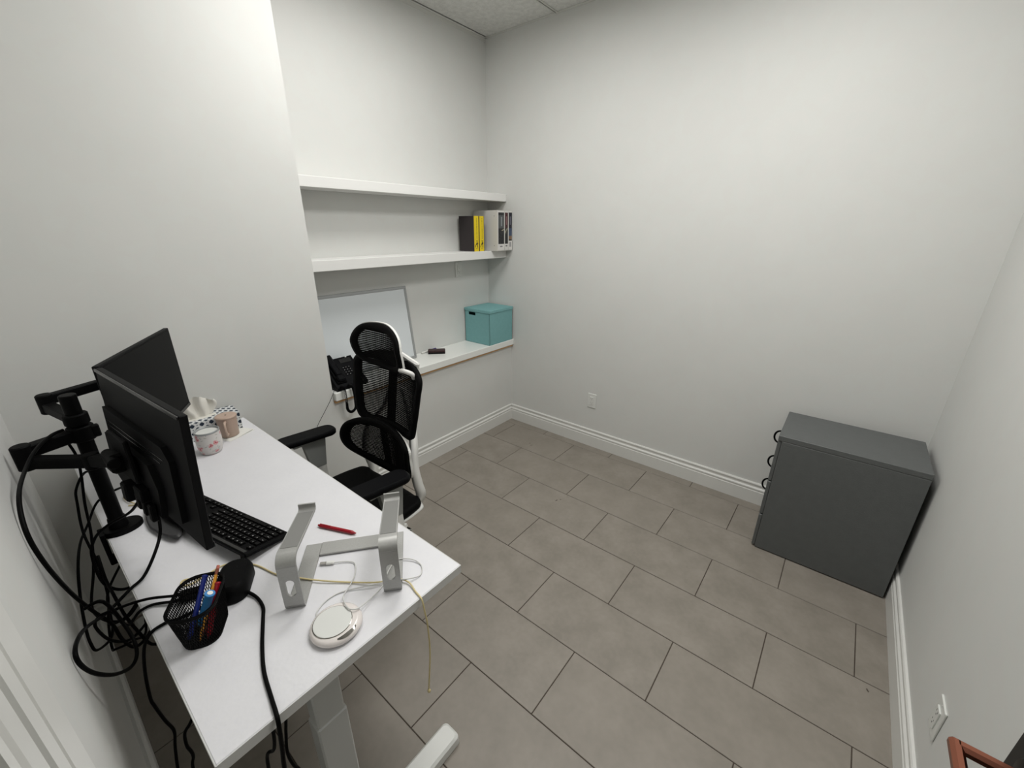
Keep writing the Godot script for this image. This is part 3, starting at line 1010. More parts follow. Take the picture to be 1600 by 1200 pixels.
func keyboard():
	# local: x along the rows away from the Esc end, z from the raised back edge to the space-bar edge
	var kx := V(-0.227, 0, -0.974).normalized()
	var kz0 := V(0.974, 0, -0.227).normalized()
	var L := 0.440
	var D := 0.138
	var near_right := V(0.378, DESK + 0.016, -1.168)
	var tilt := 0.20
	var kz := (kz0 * cos(tilt) + V(0, -sin(tilt), 0)).normalized()
	var ky := kz.cross(kx).normalized()
	var k := thing("keyboard", "black full-size computer keyboard with its back feet raised", "keyboard", near_right - kz * D)
	k.basis = Basis(kx, ky, kz)
	var s := mb()
	bx(s, V(L / 2, -0.008, D / 2), V(L, 0.014, D), 0.003)
	build(s, "case", M.blackm, k)
	s = mb()
	bx(s, V(L / 2, -0.0010, 0.008), V(L - 0.02, 0.002, 0.010), 0.0006)
	build(s, "top_strip", M.blackg, k)
	for q in [[0.015, 0.003], [L / 2, 0.003], [L - 0.015, 0.003]]:
		s = mb()
		bx(s, V(q[0], 0.0, D - 0.001), V(0.012, 0.003, 0.002), 0.0005)
	for q in [0.035, L - 0.035]:
		s = mb()
		prism(s, [Vector2(-0.010, 0), Vector2(0.010, 0), Vector2(0.008, -0.0275), Vector2(-0.008, -0.0275)], V(q, -0.013, 0.012), V(1, 0, 0), V(0, 1, -0.1), V(0, 0, 0.007))
		build(s, "flip_foot", M.rubber, k)
	var rows := [
		[[["Esc", 1], ["", -1], ["F1", 1], ["F2", 1], ["F3", 1], ["F4", 1], ["", -0.5], ["F5", 1], ["F6", 1], ["F7", 1], ["F8", 1], ["", -0.5], ["F9", 1], ["F10", 1], ["F11", 1], ["F12", 1]], 0.026],
		[[["`", 1], ["1", 1], ["2", 1], ["3", 1], ["4", 1], ["5", 1], ["6", 1], ["7", 1], ["8", 1], ["9", 1], ["0", 1], ["-", 1], ["=", 1], ["Bksp", 2], ["", -0.25], ["Ins", 1], ["Hm", 1], ["PU", 1], ["", -0.25], ["Num", 1], ["/", 1], ["*", 1], ["-", 1]], 0.047],
		[[["Tab", 1.5], ["Q", 1], ["W", 1], ["E", 1], ["R", 1], ["T", 1], ["Y", 1], ["U", 1], ["I", 1], ["O", 1], ["P", 1], ["[", 1], ["]", 1], ["\\", 1.5], ["", -0.25], ["Del", 1], ["End", 1], ["PD", 1], ["", -0.25], ["7", 1], ["8", 1], ["9", 1], ["+", 1]], 0.0655],
		[[["Caps", 1.75], ["A", 1], ["S", 1], ["D", 1], ["F", 1], ["G", 1], ["H", 1], ["J", 1], ["K", 1], ["L", 1], [";", 1], ["'", 1], ["Enter", 2.25], ["", -3.5], ["4", 1], ["5", 1], ["6", 1], ["+", 1]], 0.084],
		[[["Shift", 2.25], ["Z", 1], ["X", 1], ["C", 1], ["V", 1], ["B", 1], ["N", 1], ["M", 1], [",", 1], [".", 1], ["/", 1], ["Shift", 2.75], ["", -1.25], ["^", 1], ["", -1.25], ["1", 1], ["2", 1], ["3", 1], ["En", 1]], 0.1025],
		[[["Ctrl", 1.25], ["Win", 1.25], ["Alt", 1.25], ["", 6.25], ["Alt", 1.25], ["Fn", 1.25], ["Mn", 1.25], ["Ctrl", 1.25], ["", -0.25], ["<", 1], ["v", 1], [">", 1], ["", -0.25], ["0", 2], [".", 1], ["En", 1]], 0.121]]
	var U := 0.01875
	var font := SystemFont.new()
	font.font_names = PackedStringArray(["Droid Sans"])
	var caps := {}
	var texts := {}
	for r in rows:
		var x := 0.009
		for q in r[0]:
			if q[1] < 0:
				x += -q[1] * U
				continue
			var w: float = q[1] * U - 0.003
			var key := "%.4f" % w
			if not caps.has(key):
				s = mb()
				var ring0 := []
				var ring1 := []
				for p in rr(w, 0.0158, 0.0015, 2): ring0.append(V(p.x, 0, p.y))
				for p in rr(w - 0.003, 0.0125, 0.0015, 2): ring1.append(V(p.x, 0.0055, p.y))
				loft(s, [ring0, ring1], false, true, false)
				s.generate_normals()
				caps[key] = s.commit()
			var kc := MeshInstance3D.new()
			kc.name = "key"
			kc.mesh = caps[key]
			kc.material_override = M.key
			kc.position = V(x + w / 2 + 0.0015, -0.001, r[1])
			k.add_child(kc, true)
			if q[0] != "" and x < 0.36:
				if not texts.has(q[0]):
					var tm := TextMesh.new()
					tm.text = q[0]
					tm.font = font
					tm.font_size = 20
					tm.pixel_size = 0.00021 if q[0].length() < 3 else 0.00014
					tm.depth = 0.0003
					tm.curve_step = 2.0
					texts[q[0]] = tm
				var tx := MeshInstance3D.new()
				tx.name = "legend"
				tx.mesh = texts[q[0]]
				tx.material_override = M.ink
				tx.rotation.x = -PI / 2
				tx.position = V(-minf(w * 0.18, 0.004), 0.0057, -0.002)
				kc.add_child(tx, true)
			x += q[1] * U

func laptop_stand():
	# local: x across, z from the upright plates (0) to the open side, rotated so that +z runs to the chair
	var u := V(0.62, 0, -0.785).normalized()   # local z
	var sx := V(0.785, 0, 0.62).normalized()
	var st := thing("laptop_stand", "silver aluminium laptop stand standing empty on the desk", "laptop stand", V(0.357, DESK, -0.825))
	st.basis = Basis(sx, V(0, 1, 0), sx.cross(V(0, 1, 0)))
	var zs := 1.0 if st.basis.z.dot(u) > 0 else -1.0
	var t := 0.005
	var w := 0.045
	var hh := 0.158
	for q in [-1.0, 1.0]:
		var c: float = q * 0.117
		# side profile of one bracket: foot bend, upright, shoulder bend, arm that slopes down to the lip
		var mid := [Vector2(0.012, t / 2), Vector2(0.006, t / 2 + 0.001), Vector2(0.003, 0.006)]
		var pl := [Vector2(0.0, 0.014), Vector2(0.0, hh - 0.026)]
		var sh := []
		for i in 9:
			var a := PI - PI * 0.54 * i / 8.0
			sh.append(Vector2(0.024 + cos(a) * 0.024, hh - 0.026 + sin(a) * 0.024))
		var e: Vector2 = sh[-1]
		var dirv := Vector2(cos(-0.13), sin(-0.13))
		var armend: Vector2 = e + dirv * 0.185
		var lipc := [armend, armend + dirv * 0.010 + Vector2(0, 0.002), armend + dirv * 0.014 + Vector2(0, 0.008), armend + dirv * 0.014 + Vector2(0, 0.020)]
		var s := mb()
		strip(s, mid + pl.slice(0, 1), c, w, t, zs)
		# upright with a rounded slot: extruded outline with a keyhole cut
		var y0: float = pl[0].y
		var y1: float = pl[1].y
		var hp := []
		var slot := rr(0.018, 0.042, 0.0089, 6)
		var outer := [Vector2(-w / 2, y0), Vector2(w / 2, y0), Vector2(w / 2, y1), Vector2(-w / 2, y1)]
		var yc := 0.068
		# two halves round the slot
		for sd in [-1.0, 1.0]:
			var poly := []
			poly.append(Vector2(0, y0)); poly.append(Vector2(sd * w / 2, y0)); poly.append(Vector2(sd * w / 2, y1)); poly.append(Vector2(0, y1))
			for i in 13:
				var a := PI / 2 - PI * i / 12.0
				var px: float = cos(a) * 0.010 * sd
				var py := sin(a) * 0.010 + (0.015 if i < 6 else -0.015)
				if i == 6:
					poly.append(Vector2(px, yc + 0.015)); poly.append(Vector2(px, yc - 0.015))
				else:
					poly.append(Vector2(px, yc + py))
			prism(s, poly, V(c, 0, -zs * t / 2), V(1, 0, 0), V(0, 1, 0), V(0, 0, zs * t))
		strip(s, [pl[1]] + sh + lipc, c, w, t, zs)
		build(s, "bracket", M.alu, st)
		s = mb()
		bx(s, V(c, 0.0025, zs * 0.118), V(w, 0.005, 0.216), 0.001)
		build(s, "base_strip", M.alu, st)
		# rubber pad let into the arm
		s = mb()
		var pc: Vector2 = e + dirv * 0.095 + Vector2(0.13, 1.0).normalized() * 0.0029
		bx(s, V(c, pc.y, zs * pc.x), V(w - 0.006, 0.0008, 0.168), 0.0, Basis(V(1, 0, 0), 0.13 * zs))
		build(s, "grip_pad", M.alupad, st)
	var s2 := mb()
	bx(s2, V(0, 0.0055, zs * 0.199), V(0.234 - w, 0.005, 0.052), 0.001)
	build(s2, "crossbar", M.alu, st)

func strip(s, pts: Array, c: float, w: float, t: float, zs: float):
	var rings := []
	for i in pts.size():
		var d: Vector2
		if i == 0: d = pts[1] - pts[0]
		elif i == pts.size() - 1: d = pts[i] - pts[i - 1]
		else: d = (pts[i + 1] - pts[i]).normalized() + (pts[i] - pts[i - 1]).normalized()
		d = d.normalized()
		var n := Vector2(-d.y, d.x) * t / 2
		var a: Vector2 = pts[i] + n
		var b: Vector2 = pts[i] - n
		rings.append([V(c - w / 2, a.y, zs * a.x), V(c + w / 2, a.y, zs * a.x), V(c + w / 2, b.y, zs * b.x), V(c - w / 2, b.y, zs * b.x)])
	# keep the corners of the section sharp: one strip a side
	for e in 4:
		var r2 := []
		for r in rings: r2.append([r[e], r[(e + 1) % 4]])
		loft(s, r2, false, false, true, false, false, 2 + e)
	for r in [rings[0], rings[-1]]:
		quad(s, r[0], r[1], r[2], r[3], (rings[rings.size() / 2][0] + rings[rings.size() / 2][2]) / 2.0)

func charging_disc():
	var c := V(0.302, DESK, -0.770)
	var p := thing("charging_pad", "round pearl-white charging pad with a mirrored window near the desk edge", "charging pad", c)
	var s := mb()
	lathe(s, V(0, 0, 0), [[0.050, 0.0], [0.056, 0.004], [0.059, 0.010], [0.057, 0.016], [0.052, 0.0195], [0.0465, 0.0205]], 40)
	build(s, "body", M.pearl, p)
	s = mb()
	lathe(s, V(-0.006, 0, -0.004), [[0.0440, 0.0203], [0.0440, 0.0215], [0.0430, 0.0218]], 36, false, true, true, false)
	build(s, "ring", M.chrome, p)
	s = mb()
	lathe(s, V(-0.006, 0, -0.004), [[0.0425, 0.0212], [0.0425, 0.0224], [0.0415, 0.0228]], 36, false, true, true, false)
	build(s, "pad_top", M.pad, p)
	# mirrored window on the sloping rim, towards the desk end
	s = mb()
	var rings := []
	for r in [[0.0468, 0.0212], [0.0555, 0.0188]]:
		var ring := []
		for i in 13:
			var a := deg_to_rad(62.0 + 54.0 * i / 12.0)
			var k := sin(PI * i / 12.0)
			var rad: float = lerpf(0.0515, r[0], 0.25 + 0.75 * k)
			ring.append(V(cos(a) * rad, r[1] + 0.0006, sin(a) * rad))
		rings.append(ring)
	loft(s, rings, false, false, true, false)
	build(s, "window", M.chrome, p)
	# cable and its plug
	var cb := thing("charging_cable", "thin white cable with metal plug looping over the charging pad", "cable", V(0.42, DESK, -0.90))
	s = mb()
	tube(s, curve([V(0.402, 0.790, -0.962), V(0.428, 0.789, -0.938), V(0.438, 0.789, -0.915), V(0.418, 0.790, -0.880), V(0.385, 0.795, -0.850), V(0.352, 0.806, -0.822), V(0.340, 0.812, -0.795), V(0.338, 0.812, -0.770), V(0.350, 0.811, -0.757), V(0.372, 0.800, -0.765), V(0.405, 0.792, -0.775), V(0.440, 0.793, -0.785), V(0.480, 0.794, -0.815), V(0.520, 0.792, -0.830), V(0.548, 0.791, -0.800), V(0.552, 0.788, -0.765), V(0.528, 0.788, -0.740), V(0.495, 0.7955, -0.748), V(0.465, 0.7965, -0.775), V(0.430, 0.7935, -0.802), V(0.370, 0.788, -0.850), V(0.330, 0.788, -0.860), V(0.296, 0.788, -0.848), V(0.282, 0.792, -0.826)], 8), 0.0016, 7)
	build(s, "cord", M.wire, cb, true)
	var dir := (V(0.402, 0.790, -0.962) - V(0.428, 0.789, -0.938)).normalized()
	var bs := Basis.looking_at(dir)
	s = mb()
	bx(s, V(0.395, 0.7905, -0.9685), V(0.011, 0.008, 0.022), 0.002, bs)
	build(s, "plug_grip", M.white, cb, true)
	s = mb()
	bx(s, V(0.395, 0.7905, -0.9685) + dir * 0.019, V(0.009, 0.0035, 0.016), 0.0005, bs)
	build(s, "plug_tip", M.chrome, cb, true)

func pen_cup():
	var c := V(0.107, DESK, -1.005)
	var cup := thing("pen_cup", "black wire-mesh pen cup holding pens on the desk", "pen cup", c, "", deg_to_rad(58))
	# rounded outline, long side along local x
	var base := rr(0.105, 0.075, 0.030, 6)
	var top := rr(0.132, 0.092, 0.036, 6)
	var h := 0.102
	var s := mb()
	loft(s, [ring_xz(top, h), ring_xz(grow(top, 0.003), h + 0.002), ring_xz(grow(top, 0.003), h - 0.004), ring_xz(top, h - 0.006), ring_xz(grow(top, -0.002), h - 0.004), ring_xz(grow(top, -0.002), h + 0.002), ring_xz(top, h)], false, false)
	build(s, "rim", M.black, cup)
	s = mb()
	loft(s, [ring_xz(base, 0.0), ring_xz(base, 0.006), ring_xz(grow(base, -0.003), 0.006)], true, false, false)
	loft(s, [ring_xz(grow(base, -0.003), 0.003), ring_xz(grow(base, -0.004), 0.004)], false, true, false)
	build(s, "base", M.black, cup)
	# mesh wall: woven wires
	s = mb()
	var per := 72
	var lo := []
	var hi := []
	for i in per:
		lo.append(at_len(base, float(i) / per)); hi.append(at_len(top, float(i) / per))
	for i in per:
		for k in [-5, 5]:
			var j := posmod(i + k, per)
			var pts := []
			for q in 4:
				var f := q / 3.0
				var a: Vector2 = at_len(base, fposmod((i + k * f) / per, 1.0)).lerp(at_len(top, fposmod((i + k * f) / per, 1.0)), f)
				pts.append(V(a.x, 0.004 + f * (h - 0.008), a.y))
			tube(s, pts, 0.0010, 3, false)
	var ms := build(s, "mesh_wall", M.black, cup)
	ms.set_meta("kind", "stuff")
	# pens and pencil leaning inside, given as world end points
	rod("pen", "blue pen leaning in the mesh pen cup", "pen", V(0.069, DESK + 0.010, -0.990), V(0.140, DESK + 0.104, -1.054), 0.0055, M.blue, "cap")
	var pe := rod("pencil", "yellow pencil with pink eraser leaning in the mesh pen cup", "pencil", V(0.085, DESK + 0.010, -0.970), V(0.159, DESK + 0.102, -1.041), 0.0037, M.pencil, "")
	var dd := (V(0.159, DESK + 0.102, -1.041) - V(0.085, DESK + 0.010, -0.970)).normalized()
	s = mb()
	cyl(s, V(0.159, DESK + 0.102, -1.041), V(0.159, DESK + 0.102, -1.041) + dd * 0.012, 0.0040, -1, 12)
	build(s, "ferrule", M.copper, pe, true)
	s = mb()
	cyl(s, V(0.159, DESK + 0.102, -1.041) + dd * 0.012, V(0.159, DESK + 0.102, -1.041) + dd * 0.021, 0.0035, 0.0032, 12, 0.001)
	build(s, "eraser", M.eraserpink, pe, true)
	rod("pen", "red pen leaning in the mesh pen cup", "pen", V(0.099, DESK + 0.010, -0.964), V(0.153, DESK + 0.100, -1.010), 0.0062, M.red, "cap")
	rod("marker", "marker with sky-blue round cap in the mesh pen cup", "marker", V(0.097, DESK + 0.010, -1.011), V(0.130, DESK + 0.100, -0.990), 0.0095, M.sky, "cap")
	rod("pencil", "brown pencil leaning low across the mesh pen cup", "pencil", V(0.086, DESK + 0.012, -0.975), V(0.131, DESK + 0.050, -0.983), 0.0036, M.brown, "")

func rod(called, label, cat, a: Vector3, b: Vector3, r: float, m, cap) -> Node3D:
	var t := thing(called, label, cat, a, "pens in the mesh cup")
	var d := (b - a).normalized()
	var s := mb()
	cyl(s, a + d * 0.010, b, r, -1, 14, 0.0008)
	build(s, "barrel", m, t, true)
	s = mb()
	cyl(s, a, a + d * 0.010, 0.001, r * 0.9, 12)
	build(s, "tip", m, t, true)
	if cap == "cap":
		s = mb()
		cyl(s, b - d * 0.003, b + d * 0.002, r * 1.14, -1, 16, 0.0008)
		build(s, "cap", m, t, true)
		s = mb()
		cyl(s, b + d * 0.0021, b + d * 0.003, r * 0.62, -1, 14)
		build(s, "cap_disc", M.paper if m == M.sky else m, t, true)
	return t

func at_len(poly: Array, f: float) -> Vector2:
	var tot := 0.0
	for i in poly.size(): tot += poly[i].distance_to(poly[(i + 1) % poly.size()])
	var want := f * tot
	for i in poly.size():
		var l: float = poly[i].distance_to(poly[(i + 1) % poly.size()])
		if want <= l and l > 0: return poly[i].lerp(poly[(i + 1) % poly.size()], want / l)
		want -= l
	return poly[0]

func dock():
	var d := thing("docking_hub", "black rounded docking hub with cables behind the pen cup", "docking hub", V(0.198, DESK, -1.086), "", deg_to_rad(58))
	var s := mb()
	var rings := []
	for q in [[0.0, 0.0], [0.004, 0.003], [0.030, 0.003], [0.042, -0.002], [0.048, -0.010]]:
		rings.append(ring_xz(grow(rr(0.118, 0.072, 0.032, 7), q[1]), q[0]))
	loft(s, rings, true, true)
	build(s, "body", M.blackm, d)
	s = mb()
	bx(s, V(0.02, 0.0484, 0.006), V(0.010, 0.0008, 0.002))
	build(s, "logo_mark", M.monback, d)
	# two display plugs at its wall side, as parts
	for k in 2:
		s = mb()
		var a: Vector3 = [V(0.098, DESK + 0.016, -1.150), V(0.094, DESK + 0.011, -1.136)][k]
		var dr := V(0.84, 0, 0.42).normalized()
		bx(s, a + dr * 0.020, V(0.020, 0.011, 0.045), 0.003, Basis.looking_at(dr))
		cyl(s, a - dr * 0.016, a, 0.0035, 0.005, 10)
		build(s, "plug", M.black, d, true)

func mugs():
	# tissue box
	var tb := thing("tissue_box", "tissue box with navy and white lattice print, behind the mugs", "tissue box", V(0.470, DESK, -2.150), "", deg_to_rad(-4))
	var pm := mat(Color.WHITE, 0.6)
	pm.albedo_texture = lattice()
	pm.uv1_triplanar = true
	pm.uv1_scale = V(14, 14, 14)
	var s := mb()
	bx(s, V(0, 0.042, 0), V(0.225, 0.084, 0.112), 0.001)
	build(s, "carton", pm, tb)
	s = mb()
	var sl := []
	for i in 24: sl.append(Vector2(cos(TAU * i / 24) * 0.066, sin(TAU * i / 24) * 0.026))
	prism(s, sl, V(-0.03, 0.0842, 0), V(1, 0, 0), V(0, 0, 1), V(0, 0.0006, 0))
	build(s, "opening_film", M.tissue, tb)
	# crumpled tissue: folded sheet fanning out of the slot
	s = mb()
	var rng := RandomNumberGenerator.new()
	rng.seed = 12
	var nu := 26
	var nv := 12
	var grid := []
	for j in nv + 1:
		var row := []
		for i in nu + 1:
			var f := float(i) / nu
			var g := float(j) / nv
			var a := (f - 0.5) * 2.0
			var fold := sin(f * 19.0 + g * 2.0) * 0.010 + sin(f * 41.0 + 1.3) * 0.004 * g
			var wd := 0.055 + 0.030 * sin(g * 2.4)
			row.append(V(a * wd + sin(g * 5.0 + f * 3.0) * 0.004, g * (0.092 - 0.030 * a * a + 0.008 * sin(f * 13.0)), fold * (0.5 + g) + (0.012 * g * g * sin(f * 5.0))))
		grid.append(row)
	for j in nv:
		var r2 := [[], []]
		for i in nu + 1:
			r2[0].append(grid[j][i]); r2[1].append(grid[j + 1][i])
		loft(s, r2, false, false, true, false)
	var ts := build(s, "sheet", M.tissue, null)
	ts.name = "tissue"
	tag(ts, "white crumpled tissue sticking out of the printed box", "tissue")
	ts.position = V(0.432, DESK + 0.086, -2.150)
	# paper napkin
	var np := thing("paper_napkin", "thin white folded paper napkin under the beige mug", "napkin", V(0.528, DESK, -2.050), "", 0.35)
	s = mb()
	bx(s, V(0.0, 0.0008, 0.0), V(0.125, 0.0012, 0.105))
	build(s, "lower_sheet", M.paper, np)
	s = mb()
	var pr := []
	for i in 9:
		var f := i / 8.0
		pr.append([V(-0.06 + 0.118 * f, 0.0016 + 0.0012 * sin(f * 4.0), -0.05), V(-0.06 + 0.118 * f, 0.0018 + 0.004 * f * f, 0.050)])
	loft(s, pr, false, false, true, false)
	build(s, "upper_sheet", M.paper, np)
	# floral tumbler
	var fm := mat(Color.WHITE, 0.28)
	fm.albedo_texture = floral()
	var t1 := thing("tumbler", "short white tumbler printed with pink flowers", "tumbler", V(0.408, DESK, -1.945))
	s = mb()
	lathe(s, V(0, 0, 0), [[0.034, 0.001], [0.038, 0.006], [0.0435, 0.022], [0.0460, 0.045], [0.0458, 0.070], [0.0440, 0.094]], 36, true, true, false)
	build(s, "body", fm, t1)
	s = mb()
	lathe(s, V(0, 0, 0), [[0.0440, 0.094], [0.0447, 0.095], [0.0447, 0.100], [0.0430, 0.102], [0.0410, 0.101], [0.0400, 0.095], [0.0385, 0.0925]], 36, false, false, true)
	build(s, "lid", M.alum, t1)
	s = mb()
	lathe(s, V(0, 0, 0), [[0.0385, 0.0926], [0.0375, 0.0938]], 30, false, false, true, false)
	build(s, "lid_window", M.pad, t1)
	# beige mug with lid and handle
	var t2 := thing("mug", "beige lidded mug with handle, beside the flowered tumbler", "mug", V(0.512, DESK + 0.0035, -2.048))
	s = mb()
	lathe(s, V(0, 0, 0), [[0.033, 0.0], [0.036, 0.003], [0.040, 0.088]], 32)
	build(s, "body", M.beige, t2)
	s = mb()
	lathe(s, V(0, 0, 0), [[0.0415, 0.088], [0.0425, 0.090], [0.0425, 0.094], [0.0405, 0.0965], [0.030, 0.0975]], 32)
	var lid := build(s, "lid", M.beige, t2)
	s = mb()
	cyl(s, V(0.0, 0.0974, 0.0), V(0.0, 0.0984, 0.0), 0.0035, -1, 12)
	build(s, "painted_sip_hole", M.holeshade, lid)  # solid dark disc, shade of the drinking opening painted as colour
	s = mb()
	var hp := curve([V(0, 0.078, 0.036), V(0, 0.080, 0.055), V(0, 0.070, 0.066), V(0, 0.045, 0.066), V(0, 0.024, 0.055), V(0, 0.020, 0.035)], 6)
	tube(s, hp, 0.0055, 10)
	var hd := build(s, "handle", M.beige, t2)
	hd.rotation.y = deg_to_rad(-25)

func lattice() -> ImageTexture:
	var n := 128
	var im := Image.create(n, n, true, Image.FORMAT_RGB8)
	var wh := Color(0.82, 0.83, 0.83)
	var nv := Color(0.085, 0.15, 0.22)
	for y in n:
		for x in n:
			var u := fposmod(float(x) / n * 2.0, 1.0) - 0.5
			var v := fposmod(float(y) / n * 2.0, 1.0) - 0.5
			var best := 9.0
			# lattice of rounded cells with small diamonds between
			for o in [Vector2(0, 0), Vector2(0.5, 0.5), Vector2(-0.5, 0.5), Vector2(0.5, -0.5), Vector2(-0.5, -0.5)]:
				var d := Vector2(u - o.x, v - o.y)
				best = minf(best, maxf(d.length(), (absf(d.x) + absf(d.y)) * 0.80))
			var sm := 9.0
			for o in [Vector2(0.5, 0), Vector2(-0.5, 0), Vector2(0, 0.5), Vector2(0, -0.5)]:
				sm = minf(sm, absf(u - o.x) + absf(v - o.y))
			im.set_pixel(x, y, nv if best < 0.245 or sm < 0.07 else wh)
	im.generate_mipmaps()
	return ImageTexture.create_from_image(im)

func floral() -> ImageTexture:
	var w := 384
	var h := 160
	var im := Image.create(w, h, true, Image.FORMAT_RGB8)
	im.fill(Color(0.80, 0.785, 0.775))
	var r := RandomNumberGenerator.new()
	r.seed = 8
	var cols := [Color(0.78, 0.45, 0.46), Color(0.82, 0.58, 0.58), Color(0.74, 0.36, 0.40), Color(0.80, 0.66, 0.66)]
	var leaf := [Color(0.55, 0.58, 0.52), Color(0.60, 0.61, 0.60), Color(0.48, 0.52, 0.50)]
	for k in 90:
		var c := Vector2(r.randi_range(0, w), r.randi_range(4, h - 4))
		var a := r.randf() * TAU
		line_px(im, c.x, c.y, c.x + cos(a) * 11, c.y + sin(a) * 8, 2, leaf[k % 3])
	for k in 30:
		var c := Vector2(r.randi_range(0, w), r.randi_range(8, h - 8))
		var sz := r.randf_range(4, 13)
		for p in 5:
			var a := TAU * p / 5 + k
			disc_px(im, c + Vector2(cos(a), sin(a)) * sz * 0.6, sz * 0.5, cols[(k + p) % 4].lerp(Color(0.80, 0.785, 0.775), 0.25))
		disc_px(im, c, sz * 0.32, Color(0.62, 0.22, 0.26))
	im.generate_mipmaps()
	return ImageTexture.create_from_image(im)

func disc_px(im: Image, c: Vector2, r: float, col: Color):
	for y in range(int(c.y - r), int(c.y + r) + 1):
		for x in range(int(c.x - r), int(c.x + r) + 1):
			if y < 0 or y >= im.get_height(): continue
			if Vector2(x, y).distance_to(c) <= r: im.set_pixel(posmod(x, im.get_width()), y, col)

# ==================================================================== cables
func cable(label, pts: Array, r: float, m, group := "black cables behind the desk"):
	var lowest := 9.0
	var c := Vector3()
	for p in pts:
		c += p
		lowest = minf(lowest, p.y)
	c /= pts.size()
	var t := thing("cable", label, "cable", V(c.x, lowest, c.z), group)
	var s := mb()
	tube(s, curve(pts, 8), r, 8)
	build(s, "cord", m, t, true)
	return t

